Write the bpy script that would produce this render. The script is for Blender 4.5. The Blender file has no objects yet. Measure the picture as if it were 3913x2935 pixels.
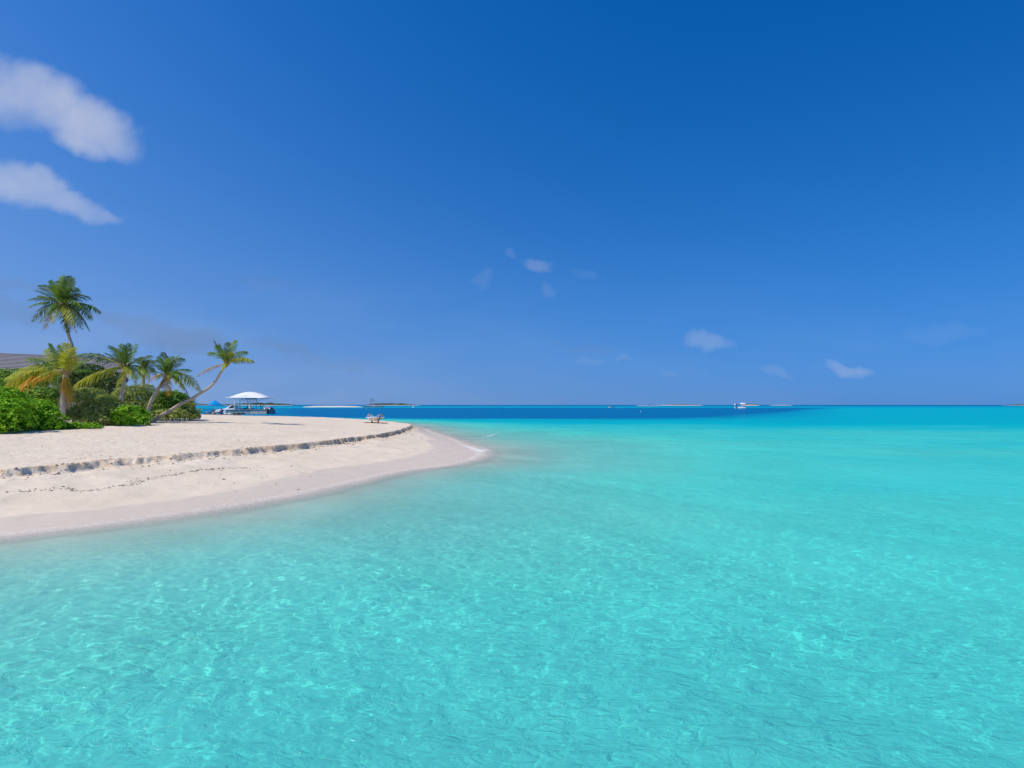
import bpy, bmesh, math, random
import numpy as np
from mathutils import Vector, Matrix, Quaternion

# ------------------------------------------------------------------ camera, sky, sun, exposure
scene = bpy.context.scene
COL = scene.collection
R = math.radians
CAM_H = 2.7                      # eye height above the water
FPX = 2331.0                     # focal length in photograph pixels (3913 wide)
PITCH = math.atan((1547 - 1467.5) / FPX)

cam_d = bpy.data.cameras.new('camera')
cam = bpy.data.objects.new('camera', cam_d)
COL.objects.link(cam)
cam.location = (0, 0, CAM_H)
cam.rotation_euler = (R(90) + PITCH, 0, 0)
cam_d.sensor_width = 36
cam_d.lens = 36 * FPX / 3913
cam_d.clip_start = 0.1
cam_d.clip_end = 60000
scene.camera = cam

SUN_EL = R(52)
SUN_AZ = R(-117)                  # from +Y towards +X
sun_dir = Vector((math.sin(SUN_AZ) * math.cos(SUN_EL), math.cos(SUN_AZ) * math.cos(SUN_EL), math.sin(SUN_EL)))
sd = bpy.data.lights.new('sun', 'SUN')
sun = bpy.data.objects.new('sun', sd)
COL.objects.link(sun)
sun.location = (-30, -10, 60)
sun.rotation_euler = (-sun_dir).to_track_quat('-Z', 'Y').to_euler()
sd.energy = 3.8
sd.angle = R(0.53)
sd.color = (1.0, 0.93, 0.82)
sd.cycles.is_caustics_light = True

scene.view_settings.view_transform = 'Standard'
scene.view_settings.look = 'None'
scene.view_settings.exposure = 0.0
scene.view_settings.gamma = 1.0
scene.view_settings.use_curve_mapping = False
scene.render.engine = 'CYCLES'
cy = scene.cycles
cy.use_denoising = True
cy.max_bounces = 10
cy.diffuse_bounces = 3
cy.glossy_bounces = 4
cy.transmission_bounces = 6
cy.transparent_max_bounces = 12
cy.sample_clamp_indirect = 4.0
cy.use_adaptive_sampling = True
cy.adaptive_threshold = 0.015

# ---- node helpers
class NT:
    def __init__(s, tree):
        s.t = tree; s.n = tree.nodes; s.l = tree.links
    def new(s, kind, **kw):
        nd = s.n.new(kind)
        for k, v in kw.items():
            setattr(nd, k, v)
        return nd
    def put(s, sock, v):
        if hasattr(v, 'is_output') or isinstance(v, bpy.types.NodeSocket):
            s.l.new(v, sock)
        elif v is not None:
            sock.default_value = v
    def math(s, op, a, b=None, c=None, clamp=False):
        nd = s.new('ShaderNodeMath', operation=op, use_clamp=clamp)
        for i, v in enumerate((a, b, c)):
            if v is not None: s.put(nd.inputs[i], v)
        return nd.outputs[0]
    def vmath(s, op, a, b=None, out=0):
        nd = s.new('ShaderNodeVectorMath', operation=op)
        s.put(nd.inputs[0], a)
        if b is not None: s.put(nd.inputs[1], b)
        return nd.outputs[out]
    def noise(s, vec, scale, detail=3, rough=0.5, dist=0.0, out='Fac'):
        nd = s.new('ShaderNodeTexNoise')
        s.put(nd.inputs['Vector'], vec)
        nd.inputs['Scale'].default_value = scale
        nd.inputs['Detail'].default_value = detail
        nd.inputs['Roughness'].default_value = rough
        nd.inputs['Distortion'].default_value = dist
        return nd.outputs[out]
    def remap(s, v, a, b, c=0.0, d=1.0, kind='LINEAR'):
        nd = s.new('ShaderNodeMapRange', interpolation_type=kind)
        s.put(nd.inputs[0], v)
        for i, q in enumerate((a, b, c, d)): s.put(nd.inputs[i + 1], q)
        return nd.outputs[0]
    def mixc(s, f, a, b, mode='MIX'):
        nd = s.new('ShaderNodeMix', data_type='RGBA', blend_type=mode)
        s.put(nd.inputs[0], f); 
        for i, q in ((6, a), (7, b)):
            s.put(nd.inputs[i], (*q, 1) if isinstance(q, tuple) and len(q) == 3 else q)
        return nd.outputs[2]
    def ramp(s, v, stops, mode='LINEAR'):
        nd = s.new('ShaderNodeValToRGB')
        nd.color_ramp.interpolation = mode
        e = nd.color_ramp.elements
        while len(e) < len(stops): e.new(0.5)
        for el, (p, c) in zip(e, stops):
            el.position = p; el.color = (*c, 1) if len(c) == 3 else c
        s.put(nd.inputs[0], v)
        return nd.outputs[0]
    def attr(s, name, out='Fac'):
        nd = s.new('ShaderNodeAttribute'); nd.attribute_name = name
        return nd.outputs[out]

# ---- world: physical sky and thin clouds (clouds live in sky directions)
world = bpy.data.worlds.new('World')
scene.world = world
world.use_nodes = True
W = NT(world.node_tree)
W.n.clear()
wo = W.new('ShaderNodeOutputWorld')
bg = W.new('ShaderNodeBackground')
bg.inputs['Strength'].default_value = 0.12
sky = W.new('ShaderNodeTexSky', sky_type='NISHITA')
sky.sun_disc = False
sky.sun_elevation = SUN_EL
sky.sun_rotation = SUN_AZ
SKY_LIFT = 0.22
sky.altitude = 0
sky.air_density = 1.0
sky.dust_density = 0.25
sky.ozone_density = 3.0
hs = W.new('ShaderNodeHueSaturation')
hs.inputs['Hue'].default_value = 0.5
hs.inputs['Saturation'].default_value = 1.42
hs.inputs['Value'].default_value = 1.07
W.l.new(sky.outputs[0], hs.inputs['Color'])
tcs = W.new('ShaderNodeTexCoord')                       # clear dry air: the sky keeps its blue down to the horizon
lift = W.vmath('NORMALIZE', W.vmath('ADD', W.vmath('MULTIPLY', tcs.outputs['Generated'], (1, 1, 1.0)), (0, 0, SKY_LIFT)))
W.l.new(lift, sky.inputs['Vector'])
gm = W.new('ShaderNodeGamma'); gm.inputs['Gamma'].default_value = 1.2
W.l.new(hs.outputs[0], gm.inputs[0])
tc = W.new('ShaderNodeTexCoord')
# pale sea haze towards the horizon, stronger on the sun's side
hsep = W.new('ShaderNodeSeparateXYZ'); W.l.new(tc.outputs['Generated'], hsep.inputs[0])
sun_side = W.math('ADD', W.math('MULTIPLY', hsep.outputs[0], math.sin(SUN_AZ)), W.math('MULTIPLY', hsep.outputs[1], math.cos(SUN_AZ)))
low = W.math('EXPONENT', W.math('MULTIPLY', W.math('MAXIMUM', hsep.outputs[2], 0.0), W.remap(sun_side, -.60, .35, -7.0, -3.1)))
hz = W.math('MULTIPLY', W.math('MULTIPLY', low, .85), W.remap(sun_side, -.9, .4, 1.0, 1.12), clamp=True)
air = W.mixc(hz, gm.outputs[0], W.mixc(W.remap(sun_side, -.85, .35), (.80, 1.95, 4.5), (2.0, 3.0, 5.1)))
sep = W.new('ShaderNodeSeparateXYZ'); W.l.new(tc.outputs['Generated'], sep.inputs[0])
ahead = W.math('GREATER_THAN', sep.outputs[1], 0.05)
yy = W.math('MAXIMUM', sep.outputs[1], 0.05)
cu = W.math('DIVIDE', sep.outputs[0], yy)
cv = W.math('DIVIDE', sep.outputs[2], yy)
cvec = W.new('ShaderNodeCombineXYZ'); W.l.new(cu, cvec.inputs[0]); W.l.new(cv, cvec.inputs[1])
warp1 = W.noise(cvec.outputs[0], 5.0, 2, 0.5, out='Color')
warp2 = W.noise(cvec.outputs[0], 19.0, 2, 0.5, out='Color')
wv = W.vmath('ADD', cvec.outputs[0], W.vmath('MULTIPLY', W.vmath('SUBTRACT', warp1, (0.5, 0.5, 0.5)), (0.11, 0.08, 0)))
wv = W.vmath('ADD', wv, W.vmath('MULTIPLY', W.vmath('SUBTRACT', warp2, (0.5, 0.5, 0.5)), (0.045, 0.035, 0)))
warp3 = W.noise(cvec.outputs[0], 55.0, 3, 0.6, out='Color')
wv = W.vmath('ADD', wv, W.vmath('MULTIPLY', W.vmath('SUBTRACT', warp3, (0.5, 0.5, 0.5)), (0.012, 0.010, 0)))
ws = W.new('ShaderNodeSeparateXYZ'); W.l.new(wv, ws.inputs[0])
def sky_uv(px, py):
    u = (px - 1956.5) / FPX; v = (1467.5 - py) / FPX
    d = Vector((u, math.cos(PITCH) - v * math.sin(PITCH), math.sin(PITCH) + v * math.cos(PITCH)))
    return d.x / d.y, d.z / d.y
# centre pixel, half sizes in pixels, tilt in degrees (clockwise), strength
CLOUDS = [(-60, 310, 300, 125, 20, 1.1), (130, 350, 200, 105, 24, 1.1), (330, 465, 200, 88, 22, 1.05), (300, 520, 110, 62, 20, 1.0), (-20, 700, 240, 85, 8, .95), (110, 690, 120, 62, 20, .95), (200, 755, 210, 50, 14, .8), (370, 800, 120, 26, 10, .5),
          (2060, 1022, 70, 38, 0, .55), (1960, 978, 35, 22, 30, .35), (1830, 1082, 45, 30, 0, .28), (2105, 1122, 46, 28, 0, .38), (2250, 1048, 40, 22, 0, .2),
          (2700, 1312, 90, 34, 14, .55), (3235, 1385, 85, 26, 26, .6), (2945, 1410, 60, 26, 8, .45), (2360, 1355, 45, 18, 0, .35), (2560, 1418, 60, 18, 0, .3), (2240, 1370, 60, 18, 0, .25),
          (3600, 1270, 200, 30, -4, .2)]
CLOUDS = CLOUDS[:8] + [(a, b, c * .85, d * .85, t, w * (.62 if k in (0, 5, 6) else .4)) for k, (a, b, c, d, t, w) in enumerate(CLOUDS[8:])]
total = None
for (px, py, sx, sy, tilt, st) in CLOUDS:
    u0, v0 = sky_uv(px, py)
    du = W.math('SUBTRACT', ws.outputs[0], u0); dv = W.math('SUBTRACT', ws.outputs[1], v0)
    c, s_ = math.cos(R(-tilt)), math.sin(R(-tilt))
    a = W.math('ADD', W.math('MULTIPLY', du, c * FPX / sx), W.math('MULTIPLY', dv, s_ * FPX / sx))
    b = W.math('ADD', W.math('MULTIPLY', du, -s_ * FPX / sy), W.math('MULTIPLY', dv, c * FPX / sy))
    rr = W.math('ADD', W.math('MULTIPLY', a, a), W.math('MULTIPLY', b, b))
    g = W.remap(rr, 1.9, 0.0, 0.0, st, 'SMOOTHSTEP')
    total = g if total is None else W.math('MAXIMUM', total, g)
detail = W.remap(W.noise(cvec.outputs[0], 9.0, 4, 0.55), 0.3, 0.68, 0.6, 1.0)
# thin veil low in the sky on the sun's side
veil_n = W.noise(W.vmath('MULTIPLY', cvec.outputs[0], (1.0, 3.5, 1.0)), 4.0, 4, 0.5)
veil = W.math('MULTIPLY', W.remap(veil_n, 0.42, 0.75, 0, 0.22), W.remap(cv, 0.28, 0.05, 0, 1, 'SMOOTHSTEP'))
veil = W.math('MULTIPLY', veil, W.remap(cu, 0.1, -0.7, 0.25, 1.0))
alpha = W.math('MULTIPLY', W.math('MAXIMUM', W.math('MULTIPLY', total, detail), veil), ahead)
alpha = W.math('MULTIPLY', alpha, 0.62)
STREAKS = [(500, 1215, 170, 30, 14, .5), (680, 1265, 200, 42, 8, .65), (60, 1170, 160, 40, 18, .45), (1130, 1345, 150, 26, 14, .4), (1300, 1385, 150, 22, 0, .3), (2230, 1310, 120, 16, 4, .25), (1020, 1080, 120, 20, 0, .2), (20, 1080, 140, 25, 5, .3)]
dark = None
for (px, py, sx, sy, tilt, st) in STREAKS:
    u0, v0 = sky_uv(px, py)
    du = W.math('SUBTRACT', ws.outputs[0], u0); dv = W.math('SUBTRACT', ws.outputs[1], v0)
    c, s_ = math.cos(R(-tilt)), math.sin(R(-tilt))
    a = W.math('ADD', W.math('MULTIPLY', du, c * FPX / sx), W.math('MULTIPLY', dv, s_ * FPX / sx))
    b = W.math('ADD', W.math('MULTIPLY', du, -s_ * FPX / sy), W.math('MULTIPLY', dv, c * FPX / sy))
    g = W.remap(W.math('ADD', W.math('MULTIPLY', a, a), W.math('MULTIPLY', b, b)), 1.9, 0.0, 0.0, st, 'SMOOTHSTEP')
    dark = g if dark is None else W.math('MAXIMUM', dark, g)
dark = W.math('MULTIPLY', W.math('MULTIPLY', dark, detail), W.math('MULTIPLY', ahead, .85))
skyc = W.mixc(alpha, air, (5.0, 5.3, 6.2))
skyc = W.mixc(dark, skyc, (1.35, 2.05, 3.5))
W.l.new(skyc, bg.inputs['Color'])
W.l.new(bg.outputs[0], wo.inputs[0])
world.cycles.sampling_method = 'AUTOMATIC'

# ------------------------------------------------------------------ layout helpers
def ray(px, py):
    u = (px - 1956.5) / FPX; v = (1467.5 - py) / FPX
    return Vector((u, math.cos(PITCH) - v * math.sin(PITCH), math.sin(PITCH) + v * math.cos(PITCH)))
def at(px, py, Y):
    d = ray(px, py); k = Y / d.y
    return Vector((d.x * k, Y, CAM_H + d.z * k))
def on(px, py, z):
    d = ray(px, py); k = (z - CAM_H) / d.z
    return Vector((d.x * k, d.y * k, z))

def tag(o, label=None, cat=None, group=None, kind=None):
    if label: o['label'] = label
    if cat: o['category'] = cat
    if group: o['group'] = group
    if kind: o['kind'] = kind
    return o
def link(name, mesh, parent=None, loc=None):
    o = bpy.data.objects.new(name, mesh); COL.objects.link(o)
    if parent is not None: o.parent = parent
    if loc is not None: o.location = loc
    return o
def empty(name, loc=(0, 0, 0), rz=0.0):
    o = bpy.data.objects.new(name, None); COL.objects.link(o)
    o.location = loc; o.rotation_euler = (0, 0, rz); o.empty_display_size = 0.3
    return o
def np_mesh(name, verts, faces, mat=None, smooth=True):
    verts = np.asarray(verts, dtype=np.float32); faces = np.asarray(faces, dtype=np.int32)
    me = bpy.data.meshes.new(name)
    nf, k = faces.shape
    me.vertices.add(len(verts)); me.vertices.foreach_set('co', verts.ravel())
    me.loops.add(nf * k); me.loops.foreach_set('vertex_index', faces.ravel())
    me.polygons.add(nf); me.polygons.foreach_set('loop_start', np.arange(nf, dtype=np.int32) * k)
    me.update(calc_edges=True)
    me.polygons.foreach_set('use_smooth', np.full(nf, smooth))
    if mat: me.materials.append(mat)
    me.validate()
    return me
def fattr(me, name, vals):
    a = me.attributes.new(name, 'FLOAT', 'POINT'); a.data.foreach_set('value', np.asarray(vals, dtype=np.float32))

def new_mat(name):
    m = bpy.data.materials.new(name); m.use_nodes = True
    T = NT(m.node_tree); T.n.clear()
    T.out = T.new('ShaderNodeOutputMaterial')
    return m, T
def principled(T, color, rough=0.6, spec=0.3, normal=None, metal=0.0):
    p = T.new('ShaderNodeBsdfPrincipled')
    T.put(p.inputs['Base Color'], (*color, 1) if isinstance(color, tuple) and len(color) == 3 else color)
    T.put(p.inputs['Roughness'], rough)
    p.inputs['Specular IOR Level'].default_value = spec
    p.inputs['Metallic'].default_value = metal
    if normal is not None: T.l.new(normal, p.inputs['Normal'])
    T.l.new(p.outputs[0], T.out.inputs[0])
    return p
def bump(T, h, strength=0.3, dist=0.02, normal=None):
    b = T.new('ShaderNodeBump'); b.inputs['Strength'].default_value = strength; b.inputs['Distance'].default_value = dist
    T.l.new(h, b.inputs['Height'])
    if normal is not None: T.l.new(normal, b.inputs['Normal'])
    return b.outputs[0]

# ------------------------------------------------------------------ noise in numpy
def vnoise(x, y, seed=0):
    def hsh(i, j):
        n = (i * 374761393 + j * 668265263 + seed * 982451653) & 0xFFFFFFFF
        n = ((n ^ (n >> 13)) * 1274126177) & 0xFFFFFFFF
        return ((n ^ (n >> 16)) & 0xFFFF) / 65535.0
    xi = np.floor(x).astype(np.int64); yi = np.floor(y).astype(np.int64)
    fx = x - xi; fy = y - yi
    fx = fx * fx * fx * (fx * (fx * 6 - 15) + 10); fy = fy * fy * fy * (fy * (fy * 6 - 15) + 10)
    a = hsh(xi, yi); b = hsh(xi + 1, yi); c = hsh(xi, yi + 1); d = hsh(xi + 1, yi + 1)
    return (a + (b - a) * fx) * (1 - fy) + (c + (d - c) * fx) * fy
def fbm(x, y, oct=4, seed=0, gain=0.5):
    s = 0; amp = 1; tot = 0
    for o in range(oct):
        s = s + amp * (vnoise(x, y, seed + o) - 0.5); tot += amp
        amp *= gain; x = x * 2.03 + 17.1; y = y * 2.03 - 9.7
    return s / tot * 2
def sstep(v, a, b):
    t = np.clip((v - a) / (b - a), 0, 1); return t * t * (3 - 2 * t)
def poly_sd(x, y, poly):
    """signed distance, positive inside"""
    d2 = np.full(x.shape, 1e18); inside = np.zeros(x.shape, bool)
    n = len(poly)
    for i in range(n):
        ax, ay = poly[i]; bx, by = poly[(i + 1) % n]
        ex, ey = bx - ax, by - ay
        t = np.clip(((x - ax) * ex + (y - ay) * ey) / (ex * ex + ey * ey + 1e-12), 0, 1)
        dx = x - (ax + t * ex); dy = y - (ay + t * ey)
        d2 = np.minimum(d2, dx * dx + dy * dy)
        if ay != by:
            c = ((ay > y) != (by > y)) & (x < (bx - ax) * (y - ay) / (by - ay) + ax)
            inside ^= c
    d = np.sqrt(d2)
    return np.where(inside, d, -d)
def smooth_poly(pts, closed=False, it=2):
    for _ in range(it):
        q = []
        n = len(pts)
        rng = range(n if closed else n - 1)
        if not closed: q.append(pts[0])
        for i in rng:
            a, b = pts[i], pts[(i + 1) % n]
            q.append((a[0] * .75 + b[0] * .25, a[1] * .75 + b[1] * .25))
            q.append((a[0] * .25 + b[0] * .75, a[1] * .25 + b[1] * .75))
        if not closed: q.append(pts[-1])
        pts = q
    return pts

# ------------------------------------------------------------------ island, beach and sea floor
def g2(px, py, z):
    p = on(px, py, z); return (p.x, p.y)
shore_px = [(0, 2034), (136, 2020), (316, 2002), (497, 1976), (723, 1948), (995, 1903), (1198, 1864), (1347, 1828), (1447, 1806), (1596, 1786), (1715, 1771), (1780, 1756), (1812, 1735)]
WATERLINE = [(-160, -60), (-60, -14), (-24, 5.5), (-15.5, 10.3)] + [g2(a, b, 0) for a, b in shore_px] + \
    [(-2.7, 38.0), (-4.6, 46), (-7.4, 57), (-9.8, 66), (-12.5, 77), (-19, 90), (-30, 106), (-46, 117), (-62, 117), (-80, 118), (-120, 130), (-200, 120), (-260, 20)]
WATERLINE = smooth_poly(WATERLINE, True, 2)
scarp_px = [(0, 1794), (120, 1786), (226, 1775), (384, 1759), (588, 1743), (768, 1728), (900, 1717), (1099, 1700), (1248, 1684), (1397, 1667), (1487, 1654), (1561, 1635), (1574, 1624)]
SCARP = [(-160, -46), (-60, -4), (-28, 11.5), (-18.8, 16.0)] + [g2(a, b, .75) for a, b in scarp_px] + \
    [(-10.2, 62), (-13.5, 70), (-20.5, 83), (-31, 98), (-45, 108), (-62, 110), (-80, 111), (-120, 120), (-195, 110), (-250, 20)]
SCARP = smooth_poly(SCARP, True, 2)

def terrain(x, y):
    """returns height, signed distance to waterline, signed distance to the scarp edge"""
    wob = fbm(x * .55, y * .55, 3, 5) * 0.22
    dw = poly_sd(x, y, WATERLINE) + wob * np.clip(np.hypot(x, y) / 30, .3, 1.2)
    ds0 = poly_sd(x, y, SCARP)
    jag = fbm(x * 1.3, y * 1.3, 3, 11) * 0.42 + fbm(x * 4.0, y * 4.0, 3, 21) * 0.09
    jag = jag * (1 - .45 * sstep(x, -12, -9))
    ds = ds0 + jag
    front = sstep(66 - y + x * 0.35, 0, 8)                    # the cut bank faces the camera only
    bank = (0.16 + 0.07 * sstep(x, -22, -8) + 0.08 * fbm(x * .9, y * .9, 2, 31)) * front
    top = 0.75 + 0.50 * sstep(ds0, 0, 17) + 0.05 * fbm(x * .12, y * .12, 3, 41)
    micro = 0.030 * fbm(x * 1.1, y * 1.1, 3, 51) + 0.020 * np.abs(fbm(x * 3.3, y * 3.3, 3, 61))
    # crumbled blocks below the bank
    rub = np.maximum(fbm(x * 4.2, y * 4.2, 3, 71) + .12, 0) * 0.10 * np.exp(-np.maximum(-ds, 0) / 0.55) * front * sstep(-ds, -.05, .15)
    rub = rub * (1 - 0.75 * sstep(x, -12, -6))
    t = np.clip(dw, 0, None) / (np.clip(dw, 0, None) + np.clip(-ds, 0.0, None) + 1e-6)
    foot = 0.75 - bank
    face = foot * np.power(t, 0.80)
    sw = 0.035 + 0.42 * (1 - sstep(x, -12.5, -8.5)) * (.55 + .45 * sstep(fbm(x * .8, y * .8, 2, 33), -.25, .25))
    step = sstep(ds, -sw, 0.035)
    inland = top + micro
    h_in = np.where(ds > 0.035, inland, face * (1 - step) + inland * step) + rub
    h_in = h_in + 0.012 * fbm(x * 1.7, y * 1.7, 3, 81) * sstep(dw, .3, 2) * (1 - step)
    # below water
    d = np.clip(-dw, 0, None)
    depth = 1.75 * (1 - np.exp(-(d / 8.0) ** 1.35)) + 0.010 * np.minimum(d, 60)
    # submerged tongue of sand beyond the spit
    depth = depth * (1 - 0.26 * np.exp(-(((x - 3.5) / 7.0) ** 2 + ((y - 44) / 16.0) ** 2)))
    depth = depth * (1 + 0.20 * fbm(x * .09, y * .14, 3, 91)) + 0.03 * fbm(x * .8, y * .8, 3, 95) * sstep(d, .5, 4)
    yb = y + 7 * fbm(x * .02, y * .02, 3, 101) + 9 * fbm(x * .006, y * .05, 3, 103)
    depth = depth + 1.4 * sstep(yb, 52, 105) * sstep(d, 3, 18)
    edge = 59 + (yb - 146) * 0.58 + 10 * fbm(x * .01, y * .01, 2, 105)
    basin = sstep(yb, 104, 134) * (1 - sstep(yb + 20 * fbm(x * .01, y * .01, 2, 109), 470, 560)) * (1 - sstep(x - edge, -45, 20)) * sstep(d, 4, 26) * (.34 + .66 * sstep(x / np.maximum(y, 1), -.42, -.10))
    depth = depth + 12.0 * basin
    depth = depth + (1.6 + 1.5 * fbm(x * .004, y * .012, 3, 107)) * sstep(y, 470, 560) * sstep(d, 20, 60)
    depth = depth + 22 * sstep(y - 0.12 * np.abs(x), 1000, 1250) + 22 * sstep(np.abs(x), 1500, 1900) * (y < 1300)
    h = np.where(dw > 0, h_in, -depth)
    return h, dw, ds

def fan_grid(thetas, radii):
    th, rr = np.meshgrid(thetas, radii)
    return th, rr, (rr * np.sin(th)).ravel(), (rr * np.cos(th)).ravel()
def fan_faces(nt, nr, closed=False):
    i = np.arange(nr - 1)[:, None] * nt
    j = np.arange(nt - 1)[None, :]
    a = (i + j).ravel()
    f = np.stack([a, a + 1, a + 1 + nt, a + nt], 1)
    if closed:
        k = np.arange(nr - 1) * nt
        f = np.concatenate([f, np.stack([k + nt - 1, k, k + nt, k + 2 * nt - 1], 1)])
    return f
def spaced(segs):
    out = []
    for (a, b, n) in segs: out += list(np.linspace(a, b, n, endpoint=False))
    out.append(segs[-1][1]); return np.array(out)
def geo(segs):
    out = []
    for (a, b, q) in segs:
        n = max(2, int(math.log(b / a) / q)); out += list(np.geomspace(a, b, n, endpoint=False))
    out.append(segs[-1][1]); return np.array(out)

th = spaced([(R(-180), R(-75), 40), (R(-75), R(-44), 90), (R(-44), R(2), 560), (R(2), R(48), 80), (R(48), R(180), 50)])[:-1]
rr = geo([(1.2, 11, .035), (11, 46, .0034), (46, 130, .0058), (130, 1500, .03), (1500, 42000, .08)])
TH, RR, gx, gy = fan_grid(th, rr)
gh, gdw, gds = terrain(gx, gy)

def mat_sand():
    m, T = new_mat('coral sand')
    pos = T.new('ShaderNodeNewGeometry').outputs['Position']
    sp = T.new('ShaderNodeSeparateXYZ'); T.l.new(pos, sp.inputs[0])
    dw = T.attr('shore'); ds = T.attr('bank')
    n1 = T.noise(pos, 0.35, 4, 0.55); n2 = T.noise(pos, 3.0, 5, 0.6); n3 = T.noise(pos, 45.0, 3, 0.6)
    dry = T.mixc(T.remap(n1, .35, .65), (0.78, 0.635, 0.465), (0.85, 0.71, 0.53))
    dry = T.mixc(T.remap(n2, .35, .75, 0, .35), dry, (0.62, 0.51, 0.38))
    dry = T.mixc(T.remap(n3, .55, .75, 0, .25), dry, (0.50, 0.41, 0.31))
    # wet sand: soaked strip above the water, its upper edge a wandering run-up line
    runup = T.math('ADD', dw, T.math('MULTIPLY', T.math('SUBTRACT', T.noise(pos, 0.22, 3, 0.5), 0.5), 2.2))
    wid = T.remap(sp.outputs[0], -9.5, -3.0, 0.0, 1.5)
    runup = T.math('SUBTRACT', runup, wid)
    runup = T.math('ADD', runup, T.math('MULTIPLY', T.math('SUBTRACT', T.noise(pos, 0.75, 3, 0.55, .6), 0.5), 1.1))
    wet = T.remap(runup, 1.22, 1.05, 0, 1)
    wetc = T.mixc(T.remap(n2, .3, .7), (0.66, 0.54, 0.42), (0.71, 0.59, 0.46))
    col = T.mixc(T.math('MULTIPLY', wet, 0.9), dry, wetc)
    # damp brown painted on the cut bank, warmed to offset its blue shade
    damp = T.math('MULTIPLY', T.remap(ds, -0.55, -0.02, 0, 1), T.remap(ds, 0.06, 0.02, 0, 1))
    damp = T.math('MULTIPLY', damp, T.math('MAXIMUM', T.remap(T.noise(pos, 3.2, 3, .6), .42, .56), T.remap(sp.outputs[0], -12, -9)))
    col = T.mixc(T.math('MULTIPLY', damp, .75), col, (0.66, 0.44, 0.23))
    # sea floor: sand with a few seagrass beds
    under = T.math('LESS_THAN', sp.outputs[2], -0.02)
    floor_c = T.mixc(T.remap(T.noise(pos, .5, 4, .6), .35, .7), (0.92, 0.88, 0.70), (0.84, 0.80, 0.63))
    floor_c = T.mixc(T.remap(T.noise(pos, .13, 3, .55, .6), .40, .66, 0, .55), floor_c, (.52, .52, .42))
    floor_c = T.mixc(T.math('MULTIPLY', T.attr('seagrass'), T.remap(T.noise(pos, .25, 4, .6), .40, .52)), floor_c, (0.05, 0.10, 0.06))
    col = T.mixc(under, col, floor_c)
    rough = T.remap(wet, 0, 1, 0.95, 0.6)
    vor = T.new('ShaderNodeTexVoronoi', feature='SMOOTH_F1'); T.l.new(T.vmath('ADD', pos, T.vmath('MULTIPLY', T.noise(pos, 1.3, 2, .5, out='Color'), (.5, .5, 0))), vor.inputs['Vector'])
    vor.inputs['Scale'].default_value = 2.3
    prints = T.math('MULTIPLY', T.math('MULTIPLY', T.remap(vor.outputs['Distance'], .0, .45, -.05, 0), T.remap(T.noise(pos, .22, 3, .5), .42, .6)), T.remap(ds, .2, 1.2))
    hgt = T.math('ADD', T.math('MULTIPLY', T.noise(pos, 7.0, 5, .62), 0.05), T.math('MULTIPLY', T.noise(pos, 60, 2, .6), .006))
    dryness = T.math('SUBTRACT', 1.0, T.remap(runup, 1.4, 1.0, 0, .92))
    bp = T.new('ShaderNodeBump'); bp.inputs['Distance'].default_value = 1.0
    T.l.new(T.math('ADD', hgt, prints), bp.inputs['Height']); T.l.new(T.math('MULTIPLY', dryness, T.remap(ds, -1.2, 0.1, .35, 0.9)), bp.inputs['Strength'])
    principled(T, col, rough, 0.12, bp.outputs[0])
    return m
sand_mat = mat_sand()
gm_ = np_mesh('beach', np.stack([gx, gy, gh], 1), fan_faces(len(th), len(rr), True), sand_mat)
fattr(gm_, 'shore', gdw); fattr(gm_, 'bank', gds)
grass = np.exp(-(((gx - 11) / 11) ** 2 + ((gy - 112) / 5.0) ** 2)) + .5 * np.exp(-(((gx - 20) / 5) ** 2 + ((gy - 118) / 2.5) ** 2)) + sstep(gy, 960, 1050)
fattr(gm_, 'seagrass', np.clip(grass * 1.6, 0, 1))
beach = tag(link('beach', gm_), 'pale coral sand beach with a low cut bank, running under the water as the sea floor', kind='structure')
beach.cycles.is_caustics_receiver = True

def ground_z(x, y):
    h, _, _ = terrain(np.array([float(x)]), np.array([float(y)])); return float(h[0])

# ------------------------------------------------------------------ sea surface
def wave_patch(n, L, lmin, lmax, wind, spread, seed, slope):
    rng = np.random.default_rng(seed)
    k1 = np.fft.fftfreq(n, L / n) * 2 * math.pi
    kx, ky = np.meshgrid(k1, k1)
    k = np.hypot(kx, ky); k[0, 0] = 1
    ang = np.arctan2(ky, kx) - wind
    amp = k ** -1.9 * (np.cos(ang) ** 2 * spread + (1 - spread))
    amp *= (k > 2 * math.pi / lmax) * np.exp(-(k * lmin / 2 / math.pi) ** 2 * .7)
    spec = amp * (rng.normal(size=(n, n)) + 1j * rng.normal(size=(n, n)))
    h = np.fft.ifft2(spec).real
    gxx = np.gradient(h, L / n, axis=1)
    h *= slope / gxx.std()
    return h
def sample(patch, L, x, y, rot):
    n = patch.shape[0]
    u = (x * math.cos(rot) - y * math.sin(rot)) / L * n; v = (x * math.sin(rot) + y * math.cos(rot)) / L * n
    ui = np.floor(u).astype(int); vi = np.floor(v).astype(int); fu = u - ui; fv = v - vi
    def P(i, j): return patch[j % n, i % n]
    return (P(ui, vi) * (1 - fu) + P(ui + 1, vi) * fu) * (1 - fv) + (P(ui, vi + 1) * (1 - fu) + P(ui + 1, vi + 1) * fu) * fv
pA = wave_patch(512, 29.0, .45, 6.0, R(70), .6, 3, 0.036)
pB = wave_patch(512, 11.3, .16, 1.1, R(60), .45, 4, 0.019)
pC = wave_patch(512, 5.3, .075, .34, R(40), .35, 6, 0.033)
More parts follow.
